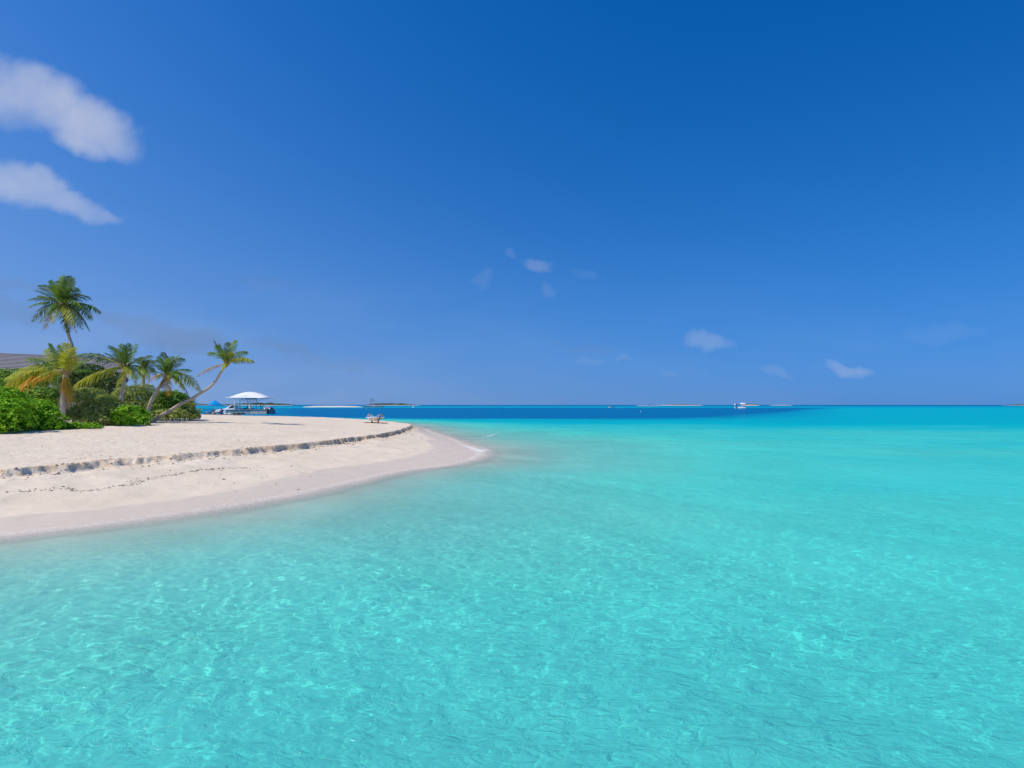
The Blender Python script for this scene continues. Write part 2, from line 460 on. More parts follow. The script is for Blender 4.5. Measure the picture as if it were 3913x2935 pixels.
def waves(x, y, r, depth):
    calm = 0.45 + 0.55 * sstep(depth, .1, 1.3)
    gust = 0.75 + 0.5 * (fbm(x * .07, y * .07, 2, 201) + .3)
    h = sample(pA, 29.0, x, y, .3) * (1 - sstep(r, 70, 140))
    h = h + sample(pB, 11.3, x, y, 1.1) * (1 - sstep(r, 22, 45))
    h = h + sample(pC, 5.3, x, y, 2.0) * (1 - sstep(r, 12, 24))
    return h * calm * gust * (.2 + .8 * sstep(depth, 0, .35))
th2 = spaced([(R(-180), R(-50), 30), (R(-50), R(50), 560), (R(50), R(180), 30)])[:-1]
rr2 = geo([(1.0, 3.2, .03), (3.2, 24, .0033), (24, 60, .0055), (60, 150, .008), (150, 1500, .02), (1500, 42000, .06)])
_, RR2, wx, wy = fan_grid(th2, rr2)
wh, wdw, _ = terrain(wx, wy)
wdepth = np.maximum(-wh, 0)
wz = waves(wx, wy, RR2.ravel(), wdepth)
def mat_sea():
    m, T = new_mat('clear lagoon water')
    pos = T.new('ShaderNodeNewGeometry').outputs['Position']
    d = T.attr('depth')
    K = (0.66, 0.026, 0.019)
    cc = T.new('ShaderNodeCombineColor')
    for i, k in enumerate(K):
        T.l.new(T.math('POWER', math.exp(-k * 1.12), d), cc.inputs[i])
    # fine ripple relief, fading with distance into a broad chop
    sc = T.vmath('MULTIPLY', pos, (1.0, 1.0, 1.0))
    b1 = T.noise(T.vmath('MULTIPLY', pos, (.62, 1.2, 1)), 5.5, 4, .6, 1.0)
    b2 = T.noise(T.vmath('MULTIPLY', pos, (.38, 1.0, 1)), 1.5, 5, .65, .6)
    b3 = T.noise(T.vmath('MULTIPLY', pos, (.12, .3, 1)), .5, 4, .6, .5)
    far1 = T.attr('far')
    hh = T.math('ADD', T.math('MULTIPLY', T.math('MULTIPLY', b1, T.remap(T.noise(pos, .16, 2, .5), .35, .65, .6, 1.35)), .062), T.math('ADD', T.math('MULTIPLY', T.math('MULTIPLY', b2, far1), .32), T.math('MULTIPLY', T.math('MULTIPLY', b3, far1), .5)))
    nrm = bump(T, hh, 1.0, 1.0)
    refr = T.new('ShaderNodeBsdfRefraction'); refr.inputs['IOR'].default_value = 1.33; refr.inputs['Roughness'].default_value = 0.0
    T.l.new(cc.outputs[0], refr.inputs['Color'])
    gl = T.new('ShaderNodeBsdfGlossy'); gl.inputs['Roughness'].default_value = 0.05; T.l.new(nrm, gl.inputs['Normal'])
    gl.inputs['Color'].default_value = (1, 1, 1, 1)
    fr = T.new('ShaderNodeFresnel'); fr.inputs['IOR'].default_value = 1.33; T.l.new(nrm, fr.inputs['Normal'])
    frc = T.math('MINIMUM', fr.outputs[0], 0.075)
    # light scattered back by the water itself
    sca = T.new('ShaderNodeBsdfDiffuse'); T.l.new(nrm, sca.inputs['Normal'])
    T.l.new(T.ramp(T.math('MULTIPLY', d, .1), [(0, (.70, .59, .47)), (.010, (.66, .60, .50)), (.030, (.50, .78, .70)), (.07, (.34, .90, .80)), (.16, (.17, .97, .81)), (.23, (.07, .80, .77)), (.31, (0, .60, .68)), (.42, (0, .44, .58)), (.9, (0, .16, .36))]), sca.inputs['Color'])
    body = T.new('ShaderNodeMixShader')
    murk = T.math('SUBTRACT', 1.0, T.math('POWER', math.exp(-.35), d))
    T.l.new(T.math('MAXIMUM', murk, T.remap(d, .03, .20, 1, 0)), body.inputs[0])
    T.l.new(refr.outputs[0], body.inputs[1]); T.l.new(sca.outputs[0], body.inputs[2])
    mx = T.new('ShaderNodeMixShader')
    T.l.new(frc, mx.inputs[0]); T.l.new(body.outputs[0], mx.inputs[1]); T.l.new(gl.outputs[0], mx.inputs[2])
    # broken foam where the waves run up on the spit
    fo = T.new('ShaderNodeBsdfDiffuse'); fo.inputs['Color'].default_value = (.82, .82, .80, 1)
    fn = T.noise(T.vmath('MULTIPLY', pos, (1, 1, 0)), 5.0, 5, .65)
    ff = T.remap(T.math('ADD', T.attr('foam'), T.math('MULTIPLY', T.math('SUBTRACT', fn, .5), 2.3)), .42, .9, 0, .62)
    mf = T.new('ShaderNodeMixShader'); T.l.new(ff, mf.inputs[0]); T.l.new(mx.outputs[0], mf.inputs[1]); T.l.new(fo.outputs[0], mf.inputs[2])
    T.l.new(mf.outputs[0], T.out.inputs[0])
    return m
sea_mat = mat_sea()
sm = np_mesh('sea', np.stack([wx, wy, wz], 1), fan_faces(len(th2), len(rr2), True), sea_mat)
fattr(sm, 'depth', wdepth); fattr(sm, 'shore', wdw)
fattr(sm, 'far', sstep(RR2.ravel(), 7, 60))
def line_mask(x, y, pts, w):
    best = np.full(x.shape, 1e9)
    for (ax, ay), (bx, by) in zip(pts[:-1], pts[1:]):
        ex, ey = bx - ax, by - ay
        t = np.clip(((x - ax) * ex + (y - ay) * ey) / (ex * ex + ey * ey), 0, 1)
        best = np.minimum(best, np.hypot(x - ax - t * ex, y - ay - t * ey))
    return np.exp(-(best / w) ** 2)
foam = np.zeros(len(wx))
near = (wx > -14) & (wx < 4) & (wy > 20) & (wy < 90)
for pts, w, a in (([(1735, 1698), (1775, 1706), (1810, 1715), (1842, 1727)], .30, 1.0), ([(1842, 1727), (1850, 1716), (1872, 1722)], .22, .8), ([(1840, 1671), (1868, 1668), (1892, 1659)], .55, .60),
                  ([(1806, 1752), (1822, 1738), (1830, 1730)], .2, .6), ([(1690, 1637), (1770, 1642)], .5, .7), ([(1612, 1623), (1690, 1628)], .7, .75), ([(1655, 1632), (1700, 1634)], .4, .6), ([(1400, 1815), (1500, 1800), (1600, 1787)], .10, .55), ([(1100, 1890), (1250, 1858), (1350, 1832)], .07, .5)):
    P2 = [g2(a_, b_, 0) for a_, b_ in pts]
    foam[near] = np.maximum(foam[near], a * line_mask(wx[near], wy[near], P2, w))
edge = np.exp(-((wdw + .12) / .10) ** 2) * .5 * sstep(fbm(wx * .6, wy * .6, 3, 301), -.1, .4)
fattr(sm, 'foam', np.maximum(foam, edge))
sea = tag(link('sea', sm), 'clear turquoise lagoon water turning deep blue offshore', kind='structure')
sea.cycles.is_caustics_caster = True

# ------------------------------------------------------------------ mesh builder and materials for objects
class MB:
    def __init__(s): s.v = []; s.f = []
    def add(s, vs, fs):
        n = len(s.v); s.v += [tuple(v) for v in vs]; s.f += [tuple(i + n for i in f) for f in fs]; return s
    def box(s, c, size, rot=None, taper=1.0):
        hx, hy, hz = size[0] / 2, size[1] / 2, size[2] / 2
        vs = []
        for z in (-1, 1):
            k = taper if z > 0 else 1
            for x, y in ((-1, -1), (1, -1), (1, 1), (-1, 1)):
                p = Vector((x * hx * k, y * hy * k, z * hz))
                if rot is not None: p = rot @ p
                vs.append(Vector(c) + p)
        return s.add(vs, [(3, 2, 1, 0), (4, 5, 6, 7), (0, 1, 5, 4), (1, 2, 6, 5), (2, 3, 7, 6), (3, 0, 4, 7)])
    def tube(s, pts, rad, n=8, caps=True):
        pts = [Vector(p) for p in pts]
        if not hasattr(rad, '__len__'): rad = [rad] * len(pts)
        vs = []; prev = None
        for i, p in enumerate(pts):
            t = (pts[min(i + 1, len(pts) - 1)] - pts[max(i - 1, 0)])
            t = t.normalized() if t.length > 1e-9 else Vector((0, 0, 1))
            if prev is None:
                a = t.orthogonal().normalized()
            else:
                a = prev - t * prev.dot(t); a = a.normalized() if a.length > 1e-6 else t.orthogonal().normalized()
            prev = a; b = t.cross(a)
            for k in range(n):
                q = 2 * math.pi * k / n
                vs.append(p + (a * math.cos(q) + b * math.sin(q)) * rad[i])
        fs = []
        for i in range(len(pts) - 1):
            for k in range(n):
                k2 = (k + 1) % n
                fs.append((i * n + k, i * n + k2, (i + 1) * n + k2, (i + 1) * n + k))
        if caps:
            fs.append(tuple(range(n))[::-1]); fs.append(tuple((len(pts) - 1) * n + k for k in range(n)))
        return s.add(vs, fs)
    def lathe(s, c, prof, n=16, sx=1.0, sy=1.0):
        c = Vector(c); vs = []
        for r, z in prof:
            for k in range(n):
                q = 2 * math.pi * k / n
                vs.append(c + Vector((math.cos(q) * r * sx, math.sin(q) * r * sy, z)))
        fs = []
        for i in range(len(prof) - 1):
            for k in range(n):
                k2 = (k + 1) % n
                fs.append((i * n + k, i * n + k2, (i + 1) * n + k2, (i + 1) * n + k))
        fs.append(tuple(range(n))[::-1]); fs.append(tuple((len(prof) - 1) * n + k for k in range(n)))
        return s.add(vs, fs)
    def loft(s, rings, caps=True):
        n = len(rings[0]); vs = [p for r in rings for p in r]; fs = []
        for i in range(len(rings) - 1):
            for k in range(n - 1):
                fs.append((i * n + k, i * n + k + 1, (i + 1) * n + k + 1, (i + 1) * n + k))
        if caps:
            fs.append(tuple(range(n))[::-1]); fs.append(tuple((len(rings) - 1) * n + k for k in range(n)))
        return s.add(vs, fs)
    def build(s, name, mat, parent=None, smooth=False, kind=None):
        off = Vector((0, 0, 0))
        p = parent
        while p is not None:
            off += p.location; p = p.parent
        rz = 0.0
        top = parent
        while top is not None and top.parent is not None: top = top.parent
        if top is not None: rz = top.rotation_euler.z
        me = bpy.data.meshes.new(name)
        vs = [Vector(v) - off for v in s.v]
        me.from_pydata([tuple(v) for v in vs], [], s.f)
        me.materials.append(mat)
        if smooth:
            me.polygons.foreach_set('use_smooth', [True] * len(me.polygons))
        me.update()
        o = link(name, me, parent)
        if kind: o['kind'] = kind
        return o
def spline(pts, n):
    pts = [Vector(p) for p in pts]; out = []
    ext = [pts[0] * 2 - pts[1]] + pts + [pts[-1] * 2 - pts[-2]]
    segs = len(pts) - 1
    for i in range(n):
        u = i / (n - 1) * segs; k = min(int(u), segs - 1); t = u - k
        a, b, c, d = ext[k:k + 4]
        out.append(0.5 * ((2 * b) + (c - a) * t + (2 * a - 5 * b + 4 * c - d) * t * t + (3 * b - a - 3 * c + d) * t ** 3))
    return out

def simple(name, color, rough=0.6, spec=0.3, vary=0.12, scale=6.0, metal=0.0, bumpy=0.0):
    m, T = new_mat(name)
    pos = T.new('ShaderNodeTexCoord').outputs['Object']
    n = T.noise(pos, scale, 4, .6)
    dark = tuple(c * (1 - vary) for c in color); lite = tuple(min(1, c * (1 + vary)) for c in color)
    col = T.mixc(T.remap(n, .3, .7), dark, lite)
    nr = bump(T, T.noise(pos, scale * 4, 3, .6), bumpy, .02) if bumpy else None
    principled(T, col, rough, spec, nr, metal)
    return m
def leafy(name, stops, trans=0.35, rough=0.45, tint=(.35, .5, .05)):
    """leaf material; 'tone' picks the leaf's own colour"""
    m, T = new_mat(name)
    col = T.ramp(T.attr('tone'), stops)
    p = T.new('ShaderNodeBsdfPrincipled'); T.l.new(col, p.inputs['Base Color'])
    p.inputs['Roughness'].default_value = max(rough, .5); p.inputs['Specular IOR Level'].default_value = .12
    tr = T.new('ShaderNodeBsdfTranslucent')
    T.l.new(T.mixc(.5, col, (*tint, 1), 'MIX'), tr.inputs['Color'])
    mx = T.new('ShaderNodeMixShader'); mx.inputs[0].default_value = trans
    T.l.new(p.outputs[0], mx.inputs[1]); T.l.new(tr.outputs[0], mx.inputs[2]); T.l.new(mx.outputs[0], T.out.inputs[0])
    return m
M = {}
M['scaevola'] = leafy('glossy green leaf', [(0, (0.081, 0.240, 0.013)), (.45, (0.243, 0.516, 0.022)), (.8, (0.432, 0.696, 0.033)), (1, (0.702, 0.750, 0.077))], .35, .35, (.22, .5, .03))
M['olive'] = leafy('olive leaf', [(0, (0.112, 0.180, 0.039)), (.5, (0.350, 0.432, 0.099)), (1, (0.625, 0.660, 0.209))], .28, .55, (.2, .3, .05))
M['darktree'] = leafy('dark leaf', [(0, (0.043, 0.080, 0.021)), (.6, (0.102, 0.176, 0.042)), (1, (0.238, 0.288, 0.070))], .22, .55, (.12, .2, .03))
M['midgreen'] = leafy('mid green leaf', [(0, (0.064, 0.160, 0.024)), (.55, (0.224, 0.406, 0.054)), (1, (0.512, 0.652, 0.108))], .3, .45, (.2, .35, .04))
M['f_green'] = leafy('green frond', [(0, (0.045, 0.112, 0.022)), (.6, (0.120, 0.252, 0.030)), (1, (0.300, 0.406, 0.060))], .3, .35, (.2, .34, .03))
M['f_dark'] = leafy('dark green frond', [(0, (0.032, 0.068, 0.026)), (.6, (0.064, 0.128, 0.033)), (1, (0.160, 0.210, 0.058))], .25, .35, (.12, .2, .03))
M['f_lime'] = leafy('yellow green frond', [(0, (0.169, 0.228, 0.022)), (.6, (0.390, 0.432, 0.039)), (1, (0.676, 0.576, 0.066))], .35, .4, (.4, .42, .03))
M['f_gold'] = leafy('yellow frond', [(0, (0.360, 0.264, 0.033)), (.6, (0.624, 0.396, 0.033)), (1, (0.744, 0.432, 0.055))], .35, .45, (.7, .4, .02))
M['f_orange'] = leafy('orange dying frond', [(0, (0.391, 0.172, 0.033)), (.5, (0.690, 0.333, 0.033)), (1, (0.713, 0.460, 0.077))], .35, .45, (.75, .35, .02))
M['f_dry'] = leafy('dry brown frond', [(0, (0.192, 0.120, 0.075)), (.6, (0.384, 0.264, 0.172)), (1, (0.600, 0.456, 0.310))], .2, .7, (.4, .25, .12))
M['rachis'] = simple('frond midrib', (.36, .34, .08), .8, .08)
M['rachis_dry'] = simple('dry midrib', (.55, .36, .10), .6)
M['white'] = simple('white gelcoat', (.86, .85, .82), .3, .5, .03)
M['white_fabric'] = simple('white membrane', (.82, .81, .79), .7, .2, .03)
M['dark_glass'] = simple('tinted glass', (.03, .035, .04), .1, .6, .1)
M['navy'] = simple('navy cloth', (.012, .018, .05), .8)
M['black'] = simple('black rubber', (.02, .02, .022), .7)
M['blue_cloth'] = leafy('bright blue canvas', [(0, (.005, .42, .92)), (1, (.005, .42, .92))], .4, .8, (.0, .5, 1.0))
M['blue_shirt'] = simple('blue cotton', (.05, .12, .34), .85)
M['pink'] = simple('pink cotton', (.55, .33, .38), .85)
M['skin'] = simple('skin', (.36, .20, .13), .55)
M['hair'] = simple('dark hair', (.02, .015, .012), .6)
M['wicker'] = simple('dark wicker', (.055, .035, .028), .8, .2, .3, 40)
M['wood'] = simple('weathered brown wood', (.20, .13, .09), .75, .2, .25, 9)
M['grey_wood'] = simple('grey decking', (.33, .30, .27), .85, .15, .15, 7)
M['cushion'] = simple('cream cushion', (.62, .58, .48), .85, .15, .05)
M['concrete_green'] = simple('algae stained concrete', (.36, .40, .37), .85, .15, .22, 2.2)
M['concrete'] = simple('tan concrete', (.50, .46, .39), .85, .15, .18, 2.0)
M['steel'] = simple('painted steel', (.62, .64, .66), .4, .5, .05)
M['sign'] = simple('grey green sign board', (.13, .23, .25), .6, .3, .1)
M['rope'] = simple('white cotton netting', (.78, .78, .76), .85, .15, .05)
M['net'] = simple('cream hammock cloth', (.74, .68, .62), .85, .15, .06)
M['flag_dark'] = simple('dark teal flag', (.03, .08, .10), .8)
M['flag_tan'] = simple('faded grey flag', (.30, .27, .25), .8)
M['clod'] = simple('damp sand lump', (.74, .60, .44), .95, .1, .2, 3)
M['wrack'] = simple('dry seaweed', (.34, .28, .22), .9, .1, .3, 5)
def mat_trunk():
    m, T = new_mat('palm bark')
    pos = T.new('ShaderNodeNewGeometry').outputs['Position']
    w = T.new('ShaderNodeTexWave', wave_type='BANDS', bands_direction='Z')
    T.l.new(pos, w.inputs['Vector']); w.inputs['Scale'].default_value = 2.6; w.inputs['Distortion'].default_value = 2.5; w.inputs['Detail'].default_value = 2
    c = T.mixc(T.noise(pos, 3.5, 4, .6), (.46, .38, .32), (.66, .56, .48))
    c = T.mixc(T.remap(w.outputs['Fac'], .0, .25, .55, 0), c, (.13, .10, .085))
    principled(T, c, .9, .15, bump(T, w.outputs['Fac'], .5, .03))
    return m
M['bark'] = mat_trunk()
def mat_roof():
    m, T = new_mat('weathered grey shingle')
    pos = T.new('ShaderNodeTexCoord').outputs['Object']
    c = T.mixc(T.noise(T.vmath('MULTIPLY', pos, (6, 6, 1)), 2.0, 4, .7), (.26, .24, .245), (.42, .39, .39))
    principled(T, c, .85, .15, bump(T, T.noise(pos, 30, 3, .6), .3, .02))
    return m
M['roof'] = mat_roof()
M['roof_under'] = simple('shingle shadow core', (.05, .045, .045), .9)  # dark core seen in the row gaps stands in for shingle shadows
M['plaster'] = simple('pale plaster', (.55, .5, .44), .9, .1, .08, 1.5)
M['island_sand'] = simple('islet sand', (.66, .60, .52), .9, .1, .06, .05)
M['island_trees'] = simple('islet vegetation', (.035, .06, .03), .9, .1, .35, .08)
M['stone'] = simple('dark wet rock', (.10, .09, .08), .8, .3, .3, 1.0)

# ------------------------------------------------------------------ palms
def tri_mesh(name, V, F, tone, mat):
    me = np_mesh(name, V, F, mat, smooth=True)
    fattr(me, 'tone', tone)
    return me
def frond(parent, base, tip, lift, mat, rmat, rng, width=1.0, droop=0.5, wind=(-.10, 0, 0), n=38, ragged=0.08):
    base = Vector(base); tip = Vector(tip)
    L = (tip - base).length
    c = (base + tip) / 2 + Vector((0, 0, lift * L))
    out = tip - base
    # keep horizontal reach early on so that the frond arches
    c = c + Vector((out.x, out.y, 0)) * 0.08
    def P(t): return base * (1 - t) ** 2 + c * 2 * t * (1 - t) + tip * t * t
    def D(t): return ((c - base) * 2 * (1 - t) + (tip - c) * 2 * t).normalized()
    V = []; F = []; tone = []
    up = Vector((0, 0, 1)); wind = Vector(wind)
    twist = rng.uniform(-.5, .5)
    rise = (tip.z - base.z) / max(L, .1)
    for i in range(n):
        t = 0.13 + 0.87 * (i + .5) / n
        p = P(t); T = D(t)
        S = T.cross(up)
        if S.length < .25: S = T.cross(Vector((math.sin(twist * 5), math.cos(twist * 5), 0)))
        S.normalize()
        S = Quaternion(T, twist) @ S
        prof = (math.sin(math.pi * (0.16 + 0.80 * t)) ** 0.7) * (1.0 if t < .9 else 1.15 - t * .25)
        for sgn in (-1, 1):
            if rng.random() < ragged: continue
            ll = 0.29 * L * prof * rng.uniform(.85, 1.1) * width
            d = S * sgn * (1.0 - .35 * droop) + T * (.42 + .5 * t * t + 1.0 * max(0.0, rise - .25)) + up * (.18 - .55 * droop) + wind
            d = d + Vector((rng.gauss(0, .07), rng.gauss(0, .07), rng.gauss(0, .07)))
            d.normalize()
            w = 0.042 * rng.uniform(.85, 1.25) * max(L, 1.2) / 2.6
            k = len(V)
            mid = p + d * ll * .5 + up * (.02 * ll)
            end = p + d * ll + up * (-(0.16 + .35 * droop) * ll * .75) + wind * ll * .35
            V += [p - T * w * .5, p + T * w * .5, mid + T * w * .75, mid - T * w * .75, end]
            F += [(k, k + 1, k + 2), (k, k + 2, k + 3), (k + 3, k + 2, k + 4)]
            tn = min(1, max(0, rng.gauss(.5, .2) + .12 * (t - .5)))
            tone += [tn * .8, tn * .8, tn, tn, min(1, tn + .15)]
    me = tri_mesh('frond', [tuple(v - parent.location) for v in V], F, tone, mat)
    fo = link('frond', me, parent)
    mb = MB()
    mb.tube([P(j / 9) for j in range(10)], [(.040 * (1 - j / 9) + .008) * max(L, 1) / 2.8 for j in range(10)], 5)
    r = mb.build('midrib', rmat, fo, smooth=True)
    return fo
def palm(name, label, trunk_px, depth, fronds, seed, r0, r1, group=None, crown_r=.16, flen=3.0, nuts=0, base=None):
    """trunk_px: list of (px, py, depth offset) from the ground to the crown"""
    rng = random.Random(seed)
    pts = [at(a, b, depth + o) for a, b, o in trunk_px]
    if base is not None: pts[0] = Vector(base)
    gz = ground_z(pts[0].x, pts[0].y)
    pts[0].z = gz - 0.15
    root = empty(name, (pts[0].x, pts[0].y, gz))
    tag(root, label, 'palm tree', group)
    sp = spline(pts, 34)
    rad = []
    for i in range(34):
        t = i / 33
        r = r0 + (r1 - r0) * min(1, t * 1.1)
        r *= 1 + .35 * math.exp(-t * 14) + (.05 if i % 2 else -.02)
        rad.append(r)
    MB().tube(sp, rad, 10).build('trunk', M['bark'], root, smooth=True)
    cr = sp[-1]
    # fibrous leaf bases at the crown
    mb = MB()
    for k in range(14):
        q = k * 2.4; e = rng.uniform(.5, 1.2)
        d = Vector((math.cos(q) * math.cos(e), math.sin(q) * math.cos(e), math.sin(e)))
        mb.tube([cr - Vector((0, 0, .18)), cr + d * .30, cr + d * .52], [r1 * .8, r1 * .45, r1 * .2], 5)
    mb.build('leaf_bases', M['f_dry_simple'], root, smooth=True)
    for k in range(nuts):
        q = k * 2.1 + seed; c2 = cr + Vector((math.cos(q) * .22, math.sin(q) * .22, -.22 - .1 * (k % 2)))
        MB().lathe(c2, [(.01, -.13), (.08, -.10), (.115, 0), (.09, .09), (.01, .13)], 8).build('coconut', M['nut'], root, smooth=True)
    for i, fr in enumerate(fronds):
        px, py, colr = fr[0], fr[1], fr[2]
        o = fr[3] if len(fr) > 3 else {}
        flat = at(px, py, cr.y)
        l2 = (flat - cr).length
        want = flen * (1.0 if colr not in ('f_dry',) else .85)
        dy = math.sqrt(max(want * want - l2 * l2, 0)) * rng.uniform(.45, .9) * (1 if i % 2 else -1)
        dy = o.get('dy', dy)
        tip = at(px, py, cr.y + dy)
        vert = (tip.z - cr.z) / max((tip - cr).length, .1)
        lift = o.get('lift', .30 - .22 * max(vert, 0) + (.06 if vert < -.3 else 0))
        if vert < -.8: lift = o.get('lift', .06)
        droop = o.get('droop', .2 if vert > .5 else (.45 if vert > .1 else .7))
        frond(root, cr + Vector((0, 0, rng.uniform(-.05, .08))), tip, lift, M[colr], M['rachis_dry' if colr in ('f_dry', 'f_orange', 'f_gold') else 'rachis'], rng,
              o.get('w', 1.0), droop, o.get('wind', (-.12, 0, 0)), n=38, ragged=.25 if colr == 'f_dry' else .07)
    return root
M['f_dry_simple'] = simple('fibrous leaf base', (.30, .21, .12), .9, .1, .3, 12)
M['nut'] = simple('coconut husk', (.30, .24, .06), .6)
def c1(x, y): return (x / 4.424, 1000 + y / 4.424)
def c2(x, y): return (x / 4.424, 1300 + y / 4.424)
def c3(x, y): return (350 + x / 4.424, 1280 + y / 4.424)
def c4(x, y): return (600 + x / 4.424, 1280 + y / 4.424)
G_ = 'f_green'; D_ = 'f_dark'; Y_ = 'f_lime'; A_ = 'f_gold'; O_ = 'f_orange'; B_ = 'f_dry'

palm('coconut_palm', 'tallest coconut palm with dark crown standing high above the shrubs and roof',
     [(300, 1560, 0), (288, 1400, 0), (278, 1335, 0), (264, 1290, 0), (252, 1240, 0), (245, 1170, 0)], 56,
     [(*c1(860, 320), G_), (*c1(700, 395), D_), (*c1(600, 490), D_), (*c1(510, 640), D_), (*c1(500, 760), G_), (*c1(545, 1010), D_), (*c1(660, 1040), D_), (*c1(740, 1150), B_, {'dy': 1.0}),
      (*c1(890, 1050), Y_, {'dy': -1.6}), (*c1(1060, 240), G_), (*c1(1170, 250), D_), (*c1(1245, 280), D_), (*c1(1300, 440), G_, {'dy': -1.5}), (*c1(940, 400), G_, {'dy': -1.8}), (*c1(1490, 590), D_), (*c1(1700, 860), G_),
      (*c1(1560, 980), D_), (*c1(1515, 1160), D_), (*c1(1390, 1140), D_, {'dy': -.8}), (*c1(1300, 1190), B_, {'dy': .6}), (*c1(1160, 1190), D_, {'dy': -.7}), (*c1(1250, 1080), Y_, {'dy': -1.5}), (*c1(800, 900), G_, {'dy': -2.2}), (*c1(1380, 780), G_, {'dy': -2.0}),
      (*c1(1000, 330), D_, {'dy': 1.5}), (*c1(640, 580), G_, {'dy': -1.0})], 11, .20, .115, flen=3.3, nuts=5)
palm('coconut_palm', 'short coconut palm with orange and yellow dying fronds in front of the shrubs',
     [(236, 1632, 0), (239, 1580, 0), (243, 1515, 0), (248, 1470, 0), (251, 1430, 0)], 41,
     [(*c2(100, 640), Y_, {'dy': -.4}), (*c2(80, 810), Y_, {'dy': -.9}), (*c2(140, 1040), O_, {'dy': -.8, 'w': 1.2}), (*c2(260, 560), Y_, {'dy': .6}), (*c2(850, 60), G_), (*c2(800, 150), Y_), (*c2(1130, 60), Y_), (*c2(1010, 90), G_, {'dy': -.8}), (*c2(1210, 140), Y_),
      (*c2(480, 320), G_, {'dy': .8}), (*c2(1310, 300), Y_, {'dy': -1.0}), (*c2(1170, 1170), B_, {'dy': -.25, 'w': .7}), (*c2(1205, 1030), O_, {'dy': -.4, 'w': 1.15}), (*c2(1150, 930), A_, {'dy': -.5, 'w': 1.0}), (*c2(1010, 900), B_, {'dy': -.3, 'w': .8}), (*c2(1120, 850), A_, {'dy': -.5, 'w': .7}), (*c2(1500, 330), G_, {'dy': 1.2}), (*c2(1560, 520), G_, {'dy': 1.0}), (*c2(640, 640), Y_, {'dy': -1.6})],
     12, .19, .15, flen=2.8, nuts=0)
palm('coconut_palm', 'green coconut palm rising from the shrubs left of the leaning ones',
     [(457, 1605, 0), (462, 1535, 0), (472, 1468, 0), (480, 1408, 0)], 47,
     [(*c3(230, 310), G_), (*c3(340, 190), D_), (*c3(420, 240), G_), (*c3(520, 155), G_), (*c3(630, 150), D_), (*c3(760, 160), G_), (*c3(1005, 380), D_), (*c3(860, 370), G_), (*c2(1300, 255), D_, {'dy': -.5}), (*c2(1260, 790), Y_, {'dy': -.8, 'lift': .18}), (*c2(1700, 620), G_, {'dy': -.6}),
      (*c3(430, 880), Y_, {'dy': -.6}), (*c3(760, 830), Y_, {'dy': -.9}), (*c3(880, 720), G_), (*c3(940, 640), G_, {'dy': -1}), (*c3(690, 720), Y_, {'dy': -1.4}), (*c3(560, 260), G_, {'dy': -1.0}), (*c3(300, 650), D_, {'dy': .8})], 13, .15, .12, flen=2.7, nuts=4)
palm('coconut_palm', 'half hidden coconut palm between its two green neighbours',
     [(548, 1600, 0), (548, 1500, 0), (549, 1408, 0)], 54,
     [(*c3(870, 395), G_), (*c3(1010, 400), D_), (*c3(1110, 450), D_), (*c3(760, 430), D_), (*c3(1060, 620), G_), (*c3(1110, 700), Y_, {'dy': -.8}), (*c3(700, 620), D_), (*c3(760, 760), G_), (*c3(980, 780), Y_, {'dy': -1}), (*c3(860, 820), Y_, {'dy': -1.2}), (*c3(930, 430), G_, {'dy': -1.4})], 14, .15, .12, flen=2.5)
palm('coconut_palm', 'leaning coconut palm with a broad hanging yellow frond, left of the bent one',
     [(552, 1592, 0), (570, 1553, 0), (592, 1506, 0), (615, 1470, 0), (637, 1434, 0)], 49,
     [(*c3(1130, 370), G_), (*c3(1225, 300), D_), (*c3(1360, 370), G_), (*c3(1480, 345), G_), (*c3(1545, 400), D_), (*c3(1690, 600), G_), (*c3(1840, 940), Y_, {'dy': -.5}), (*c3(1640, 1010), D_, {'dy': .4}), (*c3(1560, 930), Y_, {'dy': -1}), (*c3(1310, 1030), A_, {'dy': -.5, 'w': 1.1}), (*c3(1180, 900), B_, {'dy': -.5}),
      (*c3(910, 850), O_, {'dy': -.4}), (*c3(1030, 470), G_), (*c3(1090, 1090), Y_, {'dy': -.6, 'w': .6}), (*c3(1000, 620), G_, {'dy': -.8}), (*c3(1080, 760), Y_, {'dy': -1}), (*c3(1290, 400), G_, {'dy': -.9}), (*c3(1500, 700), G_, {'dy': -1.3})], 15, .15, .12, flen=2.6, nuts=3)
palm('coconut_palm', 'bent coconut palm whose bare trunk reaches far out over the open sand',
     [(583, 1612, 0), (600, 1597, 0), (645, 1572, 0), (690, 1544, -.2), (736, 1522, -.3), (763, 1504, -.4), (797, 1483, -.4), (826, 1454, -.5), (846, 1420, -.5), (866, 1392, -.5)], 50,
     [(*c4(970, 100), D_), (*c4(870, 345), G_, {'lift': .38}), (*c4(1060, 150), G_, {'dy': -.6, 'w': 1.2}), (*c4(1010, 170), G_, {'dy': .7}), (*c4(1200, 130), D_), (*c4(1330, 95), G_), (*c4(1515, 280), G_), (*c4(1640, 455), D_, {'lift': .25}), (*c4(1610, 440), Y_, {'dy': -.9}), (*c4(1290, 300), Y_, {'dy': -1}), (*c4(685, 690), B_, {'lift': .16, 'dy': -.6}), (*c4(1095, 610), Y_, {'dy': -.9, 'w': 1.1}),
      (*c4(1140, 570), Y_, {'dy': -1.2}), (*c4(1120, 260), G_, {'dy': -1.4})], 16, .145, .095, flen=2.4)
palm('young_palm', 'small young palm sprouting at the right end of the shrubs',
     [(729, 1596, 0), (729, 1570, 0), (729, 1556, 0)], 56,
     [(690, 1528, G_), (715, 1512, D_), (742, 1520, G_), (753, 1529, D_), (765, 1545, Y_), (700, 1555, Y_), (738, 1580, G_), (715, 1585, Y_)], 17, .07, .05, flen=1.4)

